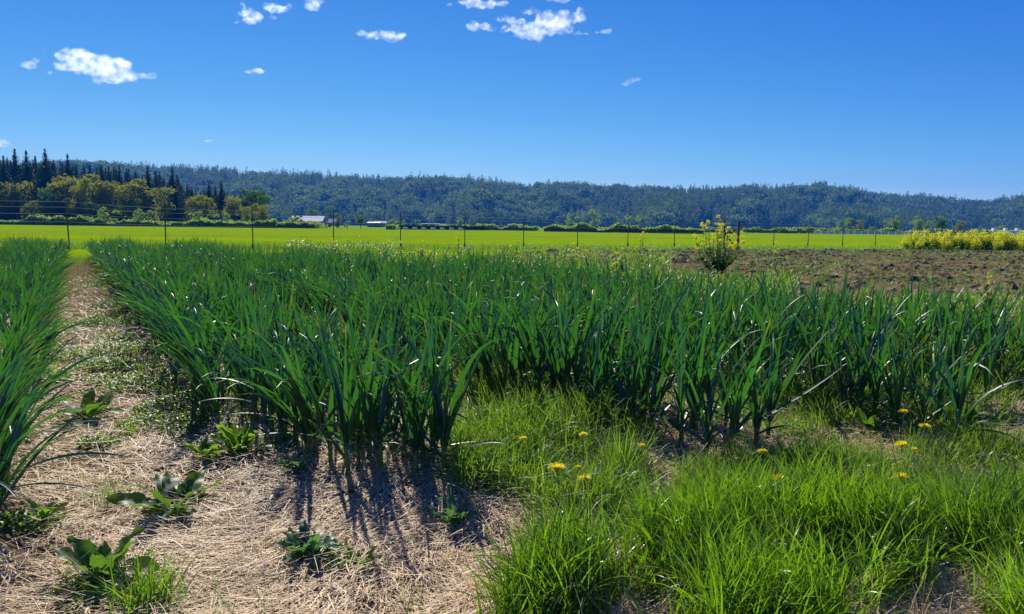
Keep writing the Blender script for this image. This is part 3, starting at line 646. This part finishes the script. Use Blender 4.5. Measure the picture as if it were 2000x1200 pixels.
# ------------------------------------------------------------------ fence
Y0 = 36.0
def fpos(i):
    a0 = -.605; u = .1048; v = .0643; Y = Y0*(1+i*v); return np.array([Y0*(a0+i*u)*1.0, Y, 0.0])
FX = [127, 322, 492, 651, 783, 908, 1024, 1129, 1228, 1319, None, None, 1513, 1580, 1648, 1712]
FT = [386, 400, 405, 413, 414, 418, 421, 427, 430, 431, None, None, 434, 435, 440, 441]
fe = empty('wire_fence', fpos(0), 0, 1, 'tall thin wire fence on dark steel posts crossing behind the crop', 'fence')
o0 = fpos(0); tops = []
for i in range(-3, 16):
    if i in (10, 11): continue
    p = fpos(i)
    if i >= 0: Y = p[1]; t = RY(FX[i], FT[i], Y); p = np.array([t[0], Y, 0]); H = t[2]
    else: H = 2.6
    tops.append((p, H)); lean = .10 if i == 0 else random.uniform(-.05, .05)
    a = Acc(); q = p-o0
    a.add(tube([[q[0]+lean, q[1], -.3], [q[0]+lean*.5, q[1], H/2], [q[0], q[1], H]], .03, 6))
    a.add(box(q[0]-.045, q[0]+.045, q[1]-.012, q[1]+.012, .1, .35))
    obj('post', a.mesh('post', M_iron), fe)
for fz in (.35, .55, .70, .82, .92):
    a = Acc()
    pts = [q-o0+np.array([0, -.04, H*fz]) for q, H in tops]
    for s, e2 in zip(pts[:-1], pts[1:]):
        m = (s+e2)/2-np.array([0, 0, .03]); a.add(tube([s, m, e2], .007, 4))
    obj('wire', a.mesh('wire', M_wire), fe)
# wooden brace
Yb = 52.0; pa = RY(1415, 445, Yb); pb = RY(1443, 433, Yb); pa[2] = pb[2] = 0
H1 = RY(1415, 431, Yb)[2]; H2 = RY(1443, 433, Yb)[2]
br = empty('fence_brace', pa, 0, 1, 'weathered wooden H brace with diagonal strut behind the tall mustard', 'fence brace')
dxx = (pb-pa)[0]
def boxm(*a): return mesh('m', *box(*a), M_wood, False)
obj('post', boxm(-.06, .06, -.06, .06, -.3, H1), br); obj('post', boxm(dxx-.075, dxx+.075, -.075, .075, -.3, H2), br)
obj('rail', boxm(.06, dxx-.075, -.05, .05, H1*.55, H1*.55+.11), br)
obj('strut', mesh('strut', *tube([[.08, 0, H1*.55], [dxx*.5, 0, H1*.3], [dxx-.1, 0, .12]], .055, 6), M_wood), br)

# ------------------------------------------------------------------ yellow brassica bank
def brassica_proto(seed):
    r = np.random.default_rng(seed); n = 16; st = Acc(); P = []; T = []
    for k in range(n):
        az = r.random()*6.28; rr = .75*math.sqrt(r.random()); h = r.uniform(1.1, 1.65); tip = np.array([rr*math.cos(az)*1.1, rr*math.sin(az), h])
        base = tip*[.3, .3, 0]; st.add(tube([base, (base+tip)/2, tip], [.012, .01, .004], 4))
        m = 55; s = r.uniform(.3, 1, m)[:, None]; P.append(base+(tip-base)*s+r.normal(0, .085, (m, 3))*[1, 1, .6]); T.append(np.clip((s[:, 0]-.42)*1.9+r.normal(0, .12, m), 0, 1))
    P = np.vstack(P); T = np.concatenate(T)
    m = 200; az = r.random(m)*6.28
    lf = blades(np.column_stack([np.cos(az)*.6*r.random(m), np.sin(az)*.6*r.random(m), r.random(m)*.7]), az, r.uniform(.4, 1.3, m), .7, r.uniform(.15, .35, m), .09, ns=3, na=3, prof='broad')
    return mesh('stalks', *st.get(), M_stem), mesh('flowers', *cards(P, .085, tone=T), M_brass, False), mesh('leaves', *lf, M_grass)
BP = [brassica_proto(80+i) for i in range(4)]
bp = [(1772, .6), (1786, .95), (1802, 1.0), (1818, .9), (1832, .88), (1845, .92), (1858, 1.0), (1872, .85), (1885, .95), (1898, .9), (1912, 1.05), (1924, .9), (1937, .95), (1950, 1.0), (1963, .9), (1977, .98), (1990, .92), (2004, 1), (2018, 1), (1795, .55), (1850, .6), (1905, .6), (1950, .6), (2000, .6)]
for i, (a, s) in enumerate(bp):
    Y = 58+random.uniform(0, 1.8)-(0 if s > .7 else 2.5); p = RY(a, 470, Y); p[2] = 0
    lb = 'yellow flowering brassica clump in the bank right of the tilled soil'
    if i == 0: lb = 'small low yellow brassica clump at the left tip of the yellow bank'
    if i == 1: lb = 'first tall yellow brassica clump from the left end of the bank'
    e = empty('brassica_plant', p, random.random()*6, s, lb, 'brassica plant', 'yellow brassica bank')
    k = i % 4
    for nm, md in zip(('stalks', 'flowers', 'leaves'), BP[k]): obj(nm, md, e)

# ------------------------------------------------------------------ trees
def conifer(seed, H=1.0, Rr=.17, dens=1.0):
    r = np.random.default_rng(seed); tr = tube([[0, 0, -.02], [0, 0, .5], [0, 0, .97]], [.014, .009, .002], 6)
    P = []; S = []; T = []
    for k in range(760):
        z = .06+.91*r.random()**.9; lump = .95+.06*math.sin(z*29+seed)*math.sin(z*13+1.3*seed); az = r.random()*6.28
        rad = (Rr*1.3*(1-((z-.06)/.93))**1.05+.003)*lump*(1+.18*math.sin(az*2+seed)); rb = rad*r.uniform(.3, 1.15); m = max(3, int(rb/.011)); s_ = ((np.arange(m)+r.random(m))/m)**.75
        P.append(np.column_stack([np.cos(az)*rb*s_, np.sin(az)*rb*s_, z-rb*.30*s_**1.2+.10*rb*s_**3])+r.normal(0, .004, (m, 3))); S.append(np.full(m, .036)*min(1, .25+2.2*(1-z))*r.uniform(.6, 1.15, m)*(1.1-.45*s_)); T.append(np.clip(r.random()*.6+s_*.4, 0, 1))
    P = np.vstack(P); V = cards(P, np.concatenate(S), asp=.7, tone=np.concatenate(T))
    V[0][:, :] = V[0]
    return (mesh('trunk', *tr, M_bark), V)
def broadleaf(seed, nl=14, wid=.33, low=.22, dens=150, csize=.040):
    r = np.random.default_rng(seed); tr = Acc(); cr = Acc()
    tr.add(tube([[0, 0, -.02], [.01, 0, .2], [.0, .02, .45], [.02, .02, .7]], [.022, .018, .012, .004], 6))
    for k in range(nl):
        z = r.uniform(low+.08, .9); rad = wid*math.sqrt(max(.05, 1-((z-.55)/.5)**2)); az = k*2.4+r.normal(0, .4); d = rad*r.uniform(.2, .85)
        c = np.array([math.cos(az)*d, math.sin(az)*d, z]); rl = r.uniform(.08, .15)*(1 if z < .8 else .8)
        if c[2]+rl > 1: c[2] = 1-rl
        tr.add(tube([[0, 0, z*.45], c*[.5, .5, .8], c], [.009, .006, .002], 4))
        v = r.normal(size=(dens, 3)); v /= np.linalg.norm(v, axis=1)[:, None]; rr = r.uniform(.45, 1.12, (dens, 1))*rl*(1+.35*np.sin(v[:, 0:1]*5+k)*np.cos(v[:, 1:2]*4))
        P = c+v*rr*[1.1, 1.1, .78]
        cr.add(cards(P, csize*.85*r.uniform(.5, 1.2, dens), up=.2, tone=np.clip(r.random()*.5+r.random(dens)*.5, 0, 1)))
    return (tr.mesh('trunk', M_bark), cr.get())
CON = [conifer(300+i, Rr=[.25, .21, .27, .20, .23][i]) for i in range(5)]
DEC = [broadleaf(320+i, nl=[22, 18, 26, 20][i], wid=[.33, .28, .40, .36][i]) for i in range(4)]
POP = [broadleaf(340+i, nl=15, wid=[.2, .24][i], low=.1) for i in range(2)]
BUS = [broadleaf(350+i, nl=12, wid=[.55, .62, .5][i], low=.02, dens=130, csize=.06) for i in range(3)]
cache = {}
def treeobj(name, kind, k, mat, px, ptop, Y, label, group=None, base=0.0, cat='tree', wide=1.0):
    src = {'con': CON, 'dec': DEC, 'pop': POP, 'bus': BUS}[kind][k]
    key = (kind, k, mat.name)
    if key not in cache: cache[key] = mesh('crown', *src[1], mat, False)
    p = RY(px, ptop, Y); h = p[2]-base; wide = 1.35 if kind == 'pop' else wide
    e = empty(name, (p[0], Y, base), random.random()*6.28, (h*wide, h*wide, h), label, cat, group)
    obj('trunk', src[0], e); obj('crown', cache[key], e); return e
# stand of trees on the left
cons = [(-40, 300, 300), (-15, 292, 330), (6, 300, 290), (28, 287, 330), (50, 290, 300), (68, 300, 345), (87, 286, 300), (104, 308, 330), (118, 312, 345), (131, 297, 305), (148, 316, 330), (163, 320, 340), (175, 318, 310),
        (198, 319, 310), (212, 322, 345), (232, 318, 315), (247, 326, 345), (20, 310, 360), (58, 312, 370), (96, 312, 360), (140, 322, 360), (188, 325, 360), (222, 322, 355), (265, 336, 345),
        (288, 321, 300), (303, 330, 330), (318, 344, 350), (336, 324, 300), (346, 338, 320), (362, 372, 340), (375, 368, 325), (408, 352, 320), (420, 360, 340), (432, 350, 305), (444, 372, 330), (478, 366, 320), (470, 374, 345), (490, 380, 350), (-60, 290, 330), (276, 350, 320), (252, 345, 310), (392, 380, 350)]
sky_x = [-80, 20, 60, 150, 200, 260, 330, 350, 440, 540]; sky_y = [300, 305, 312, 322, 324, 332, 340, 350, 372, 402]
for k in range(84):
    a_ = -70+k*7.1+random.uniform(-3, 3); cons.append((round(a_, 1), float(np.interp(a_, sky_x, sky_y))+random.uniform(-6, 18), random.uniform(315, 375)))
CL = {87: 'tallest pointed dark conifer in the left stand', 50: 'dark conifer left of the tallest one in the left stand', 131: 'open-branched conifer standing right of the tallest dark one', 288: 'narrow dark conifer right of the yellow-green trees',
      336: 'broad dark conifer rising above the middle of the left stand', 432: 'dark conifer near the right end of the left stand', 408: 'dark conifer with paired tops before the blue hillside', 28: 'conifer with a ragged top at the far left of the stand'}
for i, (a, t, Y) in enumerate(cons):
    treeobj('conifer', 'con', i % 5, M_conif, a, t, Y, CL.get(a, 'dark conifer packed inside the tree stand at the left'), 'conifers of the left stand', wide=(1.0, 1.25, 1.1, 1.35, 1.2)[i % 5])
decs = [(30, 338, 285, 2, 'rounded olive broadleaf at the far left before the conifers'), (-12, 350, 280, 0, 'broadleaf with pale leaves cut by the left edge of the photo'), (88, 356, 278, 1, 'small bright green broadleaf below the tallest conifer'),
        (116, 335, 285, 2, 'olive broadleaf left of the largest yellow-green crown'), (138, 324, 292, 0, 'tall golden-green broadleaf in the middle of the left stand'), (168, 325, 294, 3, 'golden-green broadleaf touching the dark conifers behind it'),
        (150, 352, 276, 1, 'lower olive broadleaf in front of the golden ones'), (192, 335, 285, 2, 'wide yellow-green broadleaf with a visible dark trunk'), (214, 338, 288, 0, 'yellow-green broadleaf at the right end of the golden group'),
        (262, 340, 288, 3, 'tall loose broadleaf standing alone between dark conifers'), (252, 352, 283, 1, 'lower broadleaf leaning on the tall loose one'), (320, 360, 285, 1, 'slim bright broadleaf before the middle conifers'),
        (385, 370, 286, 0, 'brownish broadleaf right of the middle conifers'), (400, 380, 282, 3, 'pale broadleaf before the blue hillside'), (455, 375, 290, 2, 'lime broadleaf leaning right near the end of the stand'),
        (497, 357, 300, 0, 'dark green spreading broadleaf at the right end of the stand'), (482, 400, 272, 1, 'golden broadleaf second from the right end of the stand'), (510, 392, 270, 2, 'golden spreading broadleaf at the right end of the stand'),
        (60, 382, 272, 3, 'low olive broadleaf at the foot of the left conifers'), (180, 385, 272, 3, 'low dark broadleaf at the foot of the golden trees')]
for a, t, Y, k, lb in decs:
    t = t+(7 if a < 230 else 2)
    treeobj('broadleaf_tree', 'dec', k, M_decid2 if ('dark' in lb[:12] or 'bright green' in lb) else M_decid, a, t, Y, lb + ('' if 'stand' in lb else ' in the left stand'), 'broadleaf trees of the left stand')
for a, t, Y, lb in ((208, 400, 262, 'grey-green bush-like willow at the foot of the left stand'), (276, 404, 262, 'pale rounded bush left of the middle fence post'), (292, 407, 262, 'pale bush just right of its rounded neighbour'),
                    (382, 408, 262, 'grey-green bush below the pale broadleaf'), (436, 412, 262, 'grey-green round bush near the right end of the stand')):
    treeobj('bush', 'bus', 0, M_shrub, a, t, Y, lb, cat='bush')
# undergrowth along the foot of the stand and the field's far edge
ug = Acc()
def belt(a0, a1, Y0_, Y1_, h, n, cs, seed):
    u = rng.random(n); pxs = a0+(a1-a0)*u; Ys = Y0_+(Y1_-Y0_)*u+rng.exponential(4, n); x = (pxs-1000)/F*Ys
    hh = h*.62*np.clip(.3+2.2*(fbm(x*.22, Ys*.05, 3, seed)-.25), .3, 1.7); z = hh*rng.random(n)**.7
    kp = (fbm(x*.07+seed, Ys*.02, 3, seed+40) > .40) | (a1 < 560); x, Ys, z = x[kp], Ys[kp], z[kp]; n = len(x)
    ug.add(cards(np.column_stack([x, Ys, z]), cs*rng.uniform(.6, 1.3, n), up=.2, tone=np.clip(fbm(x*.2, Ys*.1, 2, seed+3)+rng.normal(0, .2, n), 0, 1)))
belt(-80, 540, 262, 250, 3.6, 16000, 1.0, 5); belt(520, 800, 255, 235, 2.3, 7000, .9, 6); belt(780, 1090, 300, 260, 2.6, 6000, .9, 7); belt(1060, 1370, 235, 215, 3.2, 9000, .8, 8)
belt(1340, 1700, 330, 330, 3.0, 6000, 1.0, 9); belt(1700, 2080, 330, 330, 3.0, 6000, 1.0, 10)
tag(obj('hedgerow', ug.mesh('hedgerow', M_shrub, False)), 'low bushy hedge growth along the far edge of the green field', 'hedge', kind='stuff')
VT = [('bus', 0, M_decid2, 582, 416, 262, 'dark bush growing left of the big barn roof'), ('bus', 1, M_shrub, 570, 420, 262, 'low bush at the left of the barn'), ('pop', 0, M_decid2, 659, 415, 300, 'upright green tree right of the big barn at a fence post'),
      ('bus', 2, M_shrub, 678, 430, 290, 'small light bush between the barn trees'), ('dec', 2, M_decid2, 704, 418, 285, 'round dark bushy tree right of the barn'), ('dec', 0, M_decid2, 610, 404, 700, 'hazy tree behind the big barn roof'),
      ('dec', 1, M_decid2, 645, 400, 700, 'hazy leaning tree behind the barn'), ('bus', 1, M_shrub, 768, 424, 480, 'pinkish grey rounded tree in front of the wooded hill'), ('bus', 0, M_shrub, 786, 428, 480, 'rounded tree right of its pinkish neighbour'), ('bus', 2, M_shrub, 815, 428, 480, 'third rounded tree of the row before the hill'),
      ('pop', 1, M_shrub, 898, 424, 500, 'square-topped tree beside a fence post in the valley'), ('bus', 0, M_shrub, 1118, 415, 700, 'broad hazy tree left at the foot of the hill'), ('pop', 0, M_shrub, 1160, 408, 700, 'tall hazy tree at the foot of the hill'), ('bus', 1, M_shrub, 1235, 412, 700, 'wide pale tree at the foot of the hill'),
      ('bus', 1, M_decid2, 1470, 443, 330, 'wide green bush right of the wooden brace'), ('pop', 1, M_shrub, 1640, 438, 340, 'small valley tree left of the row behind the white fence'), ('pop', 0, M_shrub, 1660, 424, 340, 'rounded green tree at the left of the row behind the white fence'), ('dec', 1, M_decid, 1680, 428, 345, 'olive tree in the row behind the white fence'),
      ('bus', 0, M_shrub, 1704, 440, 330, 'low shrub behind the white fence'), ('pop', 0, M_shrub, 1730, 430, 345, 'grey-green tree just left of the poplar'), ('pop', 1, M_shrub, 1750, 421, 340, 'egg-shaped poplar behind the right end of the white fence'),
      ('pop', 1, M_shrub, 1795, 420, 345, 'pale spreading poplar left of the white roof'), ('pop', 0, M_shrub, 1812, 430, 350, 'small poplar right of the spreading one'), ('dec', 2, M_decid2, 1838, 420, 350, 'rounded poplar above the white roof'), ('dec', 3, M_decid, 1876, 430, 330, 'olive broadleaf tree above the yellow bank'),
      ('bus', 1, M_shrub, 1955, 436, 420, 'low dull bush left of the white greenhouse')]
for kd, k, m, a, t, Y, lb in VT: treeobj('tree' if kd != 'bus' else 'bush', kd, k, m, a, t, Y, lb, cat='tree' if kd != 'bus' else 'bush')
# dark hedge line with pale bales in front
for i in range(7):
    p = RY(792+i*18, 452, 255); r = obj('hay_bale', mesh('hay_bale', *tube([[-.8, 0, .38], [0, 0, .38], [.8, 0, .38]], [.38, .4, .38], 12), flatmat('bale', (.55, .55, .5), (.7, .7, .65))))
    tag(r, 'small pale wrapped bale in the row before the dark hedge across the field', 'bale', 'pale bales'); r.location = (p[0], 255, 0)
v = Acc(); n = 5000; pxs = rng.uniform(775, 945, n); Ys = 262+rng.random(n)*3; v.add(cards(np.column_stack([(pxs-1000)/F*Ys, Ys, rng.random(n)*1.3]), .7))
tag(obj('dark_hedge', v.mesh('dark_hedge', M_conif, False)), 'low clipped dark hedge behind the pale bales', 'hedge')

# ------------------------------------------------------------------ buildings
M_roof = flatmat('metal_roof', (.40, .41, .46), (.50, .51, .56), 2, .8, 0, .2); M_white = flatmat('white_paint', (.75, .75, .75), (.85, .85, .84), 3, .5)
M_wall = flatmat('barn_wall', (.10, .09, .09), (.16, .14, .13), 2, .8); M_glass = flatmat('window_glass', (.03, .04, .05), (.05, .06, .07), 2, .15)
def house(name, px, pbase, ptop, Y, L, D, eave, label, roofm, wallm, rz=0, cat='building', win=3, vents=0):
    p = RY(px, pbase, Y); H = RY(px, ptop, Y)[2]; e = empty(name, (p[0], Y, 0), rz, 1, label, cat)
    obj('wall', mesh('wall', *box(-L/2, L/2, -D/2, D/2, 0, eave), wallm, False), e)
    V = np.array([[-L/2-.4, -D/2-.4, eave-.1], [L/2+.4, -D/2-.4, eave-.1], [L/2+.4, 0, H], [-L/2-.4, 0, H], [-L/2-.4, D/2+.4, eave-.1], [L/2+.4, D/2+.4, eave-.1]], float); V2 = V.copy(); V2[:, 2] -= .18
    V = np.vstack([V, V2]); Q = np.array([[0, 1, 2, 3], [3, 2, 5, 4], [6, 9, 8, 7], [9, 10, 11, 8], [0, 6, 7, 1], [4, 5, 11, 10], [0, 3, 9, 6], [3, 4, 10, 9], [1, 7, 8, 2], [2, 8, 11, 5]])
    obj('roof', mesh('roof', V, Q, None, roofm, False), e)
    for sx in (-1, 1):
        x = sx*(L/2); obj('gable', mesh('gable', np.array([[x, -D/2, eave+.003], [x, D/2, eave+.003], [x, 0, H-.25], [x, 0, H-.25]], float), np.array([[0, 1, 2, 3]]), None, wallm, False), e)
    for k in range(win):
        x = -L/2+L*(k+.5)/win; f = obj('window', mesh('window', *box(x-.7, x+.7, -D/2-.05, -D/2+.02, eave*.35, eave*.8), M_white, False), e)
        obj('pane', mesh('pane', *box(x-.55, x+.55, -D/2-.07, -D/2-.052, eave*.4, eave*.75), M_glass, False), f)
    for k in range(vents):
        x = -L/2+L*(k+.5)/vents; obj('roof_vent', mesh('roof_vent', *box(x-.7, x+.7, -.7, .7, H-.3, H+1.0), M_white, False), e)
    return e
house('barn', 603, 436, 422, 420, 17, 20, 3.2, 'large barn with a wide pale grey metal roof behind the bushes', M_roof, M_wall, R(8), 'barn')
house('shed', 652, 436, 428, 420, 5, 6, 2.6, 'small dark shed with grey roof between the barn and the upright tree', M_roof, M_wall)
house('house', 732, 440, 434, 480, 8, 8, 3, 'little white-roofed house right of the round bushy tree', M_white, M_wall)
house('house', 744, 438, 432, 560, 9, 8, 3, 'low blue-grey house next to the white-roofed one', M_roof, M_wall)
house('farm_building', 840, 444, 437, 520, 12, 9, 2.8, 'long white-roofed farm building in the middle of the valley', M_white, M_wall)
house('farm_building', 872, 445, 438, 520, 14, 9, 2.6, 'long low farm building right of the other white-roofed one', M_white, M_wall)
house('house', 970, 447, 442, 560, 8, 8, 2.6, 'low white house half hidden by the hedge in the valley centre', M_white, M_wall)
house('house', 1006, 446, 438, 640, 12, 9, 3.4, 'two-part grey house right of the valley centre', M_roof, M_wall)
house('house', 1090, 448, 441, 640, 10, 8, 3, 'blue-grey house near the seventh fence post', M_roof, M_wall)
house('house', 1117, 450, 443, 600, 9, 8, 2.8, 'white-roofed cottage right of the blue-grey house', M_white, M_wall)
house('farm_building', 1413, 460, 452, 430, 16, 9, 2.6, 'white-roofed farm building seen through the mustard and the wooden brace', M_white, M_wall)
house('farmhouse', 1838, 464, 452, 260, 16, 10, 1.8, 'pale grey roofed farmhouse behind the left of the yellow bank', M_roof, M_wall)
house('greenhouse', 1985, 466, 450, 380, 30, 10, 2.6, 'long white greenhouse with roof vents at the right edge of the photo', M_white, M_white, vents=5, win=8, cat='greenhouse')
# white rail fence
Yf = 262; pa = RY(1590, 460, Yf); pb = RY(1775, 460, Yf); rf = empty('rail_fence', (pa[0], Yf, 0), 0, 1, 'white board fence across the green field left of the yellow bank', 'fence'); L = pb[0]-pa[0]
for k in range(15):
    x = L*k/14; obj('post', mesh('post', *box(x-.09, x+.09, -.09, .09, 0, 1.35), M_white, False), rf)
for z in (.35, .75, 1.15): obj('rail', mesh('rail', *box(-.1, L+.1, -.14, -.095, z-.09, z+.09), M_white, False), rf)

# ------------------------------------------------------------------ wooded valley side
rx = [-400, 0, 250, 330, 430, 500, 540, 600, 700, 780, 850, 930, 1000, 1100, 1200, 1300, 1400, 1500, 1600, 1650, 1700, 1730, 1780, 1850, 1900, 2000, 2400]
ry = [318, 320, 325, 326, 333, 336, 338, 339, 346, 351, 351, 351, 359, 363, 367, 369, 367, 369, 368, 371, 379, 381, 386, 391, 396, 398, 404]
def ridgeH(a):                            # a = X/Y ; crest height at depth 1750, trees of 16 m taken off
    pxx = 1000+F*a/ (1/1.0); yr = np.interp(pxx, rx, ry); yh = 443+(pxx-1000)*.012
    return 1.45+(yh-yr)/F*1750*1.0-15
def hill(a, v):
    Y = 1180+v*570; H = ridgeH(a); Y = Y+60*np.sin(a*23)*(1-v)+40*np.sin(a*51+1)*(1-v)
    s = np.clip(v, 0, 1)**.75; z = H*s
    z = z+ (fbm(a*22, v*3, 3, 60)-.5)*70*np.sin(np.pi*np.clip(v, 0, 1))*1.0
    z = np.where(v > 1, H-(v-1)*20, z); return a*Y, Y, z-1.0*(v <= 0)
aa = np.linspace(-1.05, 1.05, 260); vv = np.concatenate([[-.03], np.linspace(0, 1, 40), [1.3, 2.2]])
A, VV = np.meshgrid(aa, vv); X, Y, Z = hill(A, VV); V = np.stack([X, Y, Z], 2).reshape(-1, 3); nx = len(aa); i = np.arange(len(vv)-1)[:, None]; j = np.arange(nx-1)[None]
Q = np.stack([i*nx+j, i*nx+j+1, (i+1)*nx+j+1, (i+1)*nx+j], 2).reshape(-1, 4)
tag(obj('hillside', mesh('hillside', V, Q, None, M_floor)), kind='structure')
def hc(seed):
    r = np.random.default_rng(seed); n = 70; s = r.random(n)**.8; a = r.random(n)*6.28; rad = .2*(1-s)**.8*r.uniform(.5, 1.15, n)+.01
    return cards(np.column_stack([np.cos(a)*rad, np.sin(a)*rad, .05+.93*s]), .15*(1.05-s*.75), up=.5, asp=.75, tone=r.random(n)*.28)
def hd(seed):
    r = np.random.default_rng(seed); n = 90; v = r.normal(size=(n, 3)); v /= np.linalg.norm(v, axis=1)[:, None]
    k = r.integers(0, 5, n); cc = r.uniform(-.25, .25, (5, 3))*[1, 1, .6]+[0, 0, .6]; P = cc[k]+v*.30*r.uniform(.6, 1.05, (n, 1))
    return cards(P, .15, up=.3, tone=.38+r.random(n)*.4)
HP = [hc(i) for i in range(5)]+[hd(10+i) for i in range(4)]
n = 13500; a = rng.uniform(-.86, .80, n); v = rng.random(n)**.9; v[:2600] = rng.uniform(.93, 1.04, 2600)
dm = fbm(a*26, v*5, 3, 71)+.10*np.sin(v*9+a*7)-.05*(v > .93)+ .10*((v > .72) & (v < .9) & (a > -.38) & (a < -.22))
isd = rng.random(n) < np.clip((dm-.46)*9, .04, .95)
X, Y, Z = hill(a, v); hh = np.where(isd, rng.uniform(12, 24, n), rng.uniform(11, 29, n))*np.where(v > .93, rng.uniform(.45, 1.05, n), 1)
sc = np.column_stack([hh*rng.uniform(.9, 1.2, n)]*2+[hh]); ix = np.where(isd, rng.integers(5, 9, n), rng.integers(0, 5, n))
tn = np.where(isd, rng.uniform(.1, 1, n), rng.uniform(0, .18, n))
V, Q, C = bake(HP, np.column_stack([X, Y, Z-1]), rng.random(n)*6.28, sc, ix, tone=tn)
tag(obj('hillside_forest', mesh('hillside_forest', V, Q, C, M_hill, False)), 'mixed forest covering the long valley side behind the fields', 'forest', kind='stuff')
# mast on the crest
p = RY(1789, 377, 1720); a = p[0]/1720; zz = float(hill(np.array([a]), np.array([.95]))[2][0]); ms = tag(obj('radio_mast', mesh('radio_mast', *tube([[0, 0, 0], [0, 0, (p[2]-zz)/2], [0, 0, p[2]-zz]], [.7, .6, .5], 6), M_iron)), 'thin radio mast rising over the wooded ridge at the right', 'mast'); ms.location = (p[0], 1720, zz)

# ------------------------------------------------------------------ haze
hm, t, o = nodes('haze'); pv = t.nodes.new('ShaderNodeVolumePrincipled'); pv.inputs['Color'].default_value = (.025, .27, 1.0, 1); pv.inputs['Density'].default_value = .00017; pv.inputs['Anisotropy'].default_value = .1
t.links.new(pv.outputs[0], o.inputs['Volume'])
hz = tag(obj('haze', mesh('haze', *box(-3500, 3500, -80, 3450, -1.5, 230), hm, False)), 'faint blue haze lying over the valley', 'haze', kind='stuff')

# ------------------------------------------------------------------ clouds (solid puffs of scattering vapour, far beyond the haze)
cm, t, o = nodes('cloud'); N = t.nodes.new
tc = N('ShaderNodeTexCoord'); nz = N('ShaderNodeTexNoise'); nz.inputs['Scale'].default_value = .022; nz.inputs['Detail'].default_value = 8; nz.inputs['Roughness'].default_value = .7; t.links.new(tc.outputs['Object'], nz.inputs[0])
mr = N('ShaderNodeMapRange'); mr.inputs[1].default_value = .45; mr.inputs[2].default_value = .66; mr.inputs[3].default_value = 0.0001; mr.inputs[4].default_value = .013; t.links.new(nz.outputs[0], mr.inputs[0])
pv = N('ShaderNodeVolumePrincipled'); pv.inputs['Color'].default_value = (1, 1, 1, 1); pv.inputs['Anisotropy'].default_value = .6; t.links.new(mr.outputs[0], pv.inputs['Density']); t.links.new(pv.outputs[0], o.inputs['Volume'])
import bmesh
tex = bpy.data.textures.new('puff', 'CLOUDS'); tex.noise_scale = 55; tex.noise_depth = 3
YC = 4500.0
CLOUDS = [('largest white cloud, heaped up over the left forest', [(150,113,30,15),(134,130,24,9),(178,130,45,15),(215,130,38,17),(240,145,24,14),(200,152,20,9),(225,153,34,9),(268,144,13,5),(286,148,13,6),(299,143,6,5)]),
 ('small ragged cloud left of the largest one', [(57,126,12,7),(70,118,7,4)]), ('tiny puff above the small ragged cloud', [(87,97,5,3)]), ('tiny puff touching the left end of the largest cloud', [(98,142,6,4)]),
 ('wispy torn cloud at the top left of the photo', [(470,43,16,3),(490,42,20,5),(487,26,20,7),(500,32,14,7),(476,12,6,7)]), ('lumpy cloud right of the wispy torn one', [(530,15,14,9),(548,18,18,6),(562,15,9,5),(530,34,8,4)]),
 ('little cloud cut by the top edge left of centre', [(612,10,16,8),(625,3,9,6)]), ('flat bottomed small cloud in the upper middle', [(706,65,9,6),(728,69,18,6),(760,71,22,8),(780,68,12,9)]),
 ('faint small cloud over the left half of the hill', [(487,141,9,3),(505,139,12,5)]), ('cloud cut by the top edge above the largest streaky cloud', [(915,4,22,5),(935,9,26,7),(952,14,14,4)]),
 ('small puff left of the cloud at the top edge', [(878,9,9,3)]), ('small streak right of the cloud at the top edge', [(980,7,13,5)]),
 ('short cloud just left of the streaky cloud', [(930,51,16,6),(950,54,20,6)]), ('widest streaky cloud at the top centre', [(1000,40,28,5),(1035,22,16,4),(1010,57,30,7),(1040,67,32,9),(1065,52,36,11),(1085,38,34,13),(1122,36,20,9),(1135,30,9,9),(1100,58,22,6)]),
 ('tiny streak right of the streaky cloud', [(1180,63,15,3),(1135,67,16,3)]), ('thin curved wisp alone on the right', [(1222,164,9,3),(1232,158,9,3),(1243,156,10,3)]),
 ('cloud puff at the left edge just above the conifers', [(4,281,14,7)]), ('tiny faint puff above the left end of the hill', [(408,275,10,4)]), ('small cloud scrap at the very top centre', [(1090,1,20,4)])]
for lb, bl in CLOUDS:
    c0 = RY(bl[0][0], bl[0][1], YC); bm = bmesh.new(); k = YC/F
    for j, (a, b, rx_, ry_) in enumerate(bl):
        c = RY(a, b, YC)-c0; M = Matrix.Translation(c.tolist()) @ Matrix.Diagonal((rx_*k, (rx_+ry_)*.5*k, ry_*k, 1))
        bmesh.ops.create_icosphere(bm, subdivisions=3, radius=1.2, matrix=M)
    m = bpy.data.meshes.new('cloud'); bm.to_mesh(m); bm.free(); m.materials.append(cm)
    ob = obj('cloud', m); tag(ob, lb, 'cloud'); ob.location = c0.tolist()
    big = max(b[2] for b in bl) > 14
    rm = ob.modifiers.new('union', 'REMESH'); rm.mode = 'VOXEL'; rm.voxel_size = 5 if big else 2.5
    dm_ = ob.modifiers.new('puffs', 'DISPLACE'); dm_.texture = tex; dm_.strength = 70 if big else 30; dm_.mid_level = .58; dm_.texture_coords = 'GLOBAL'
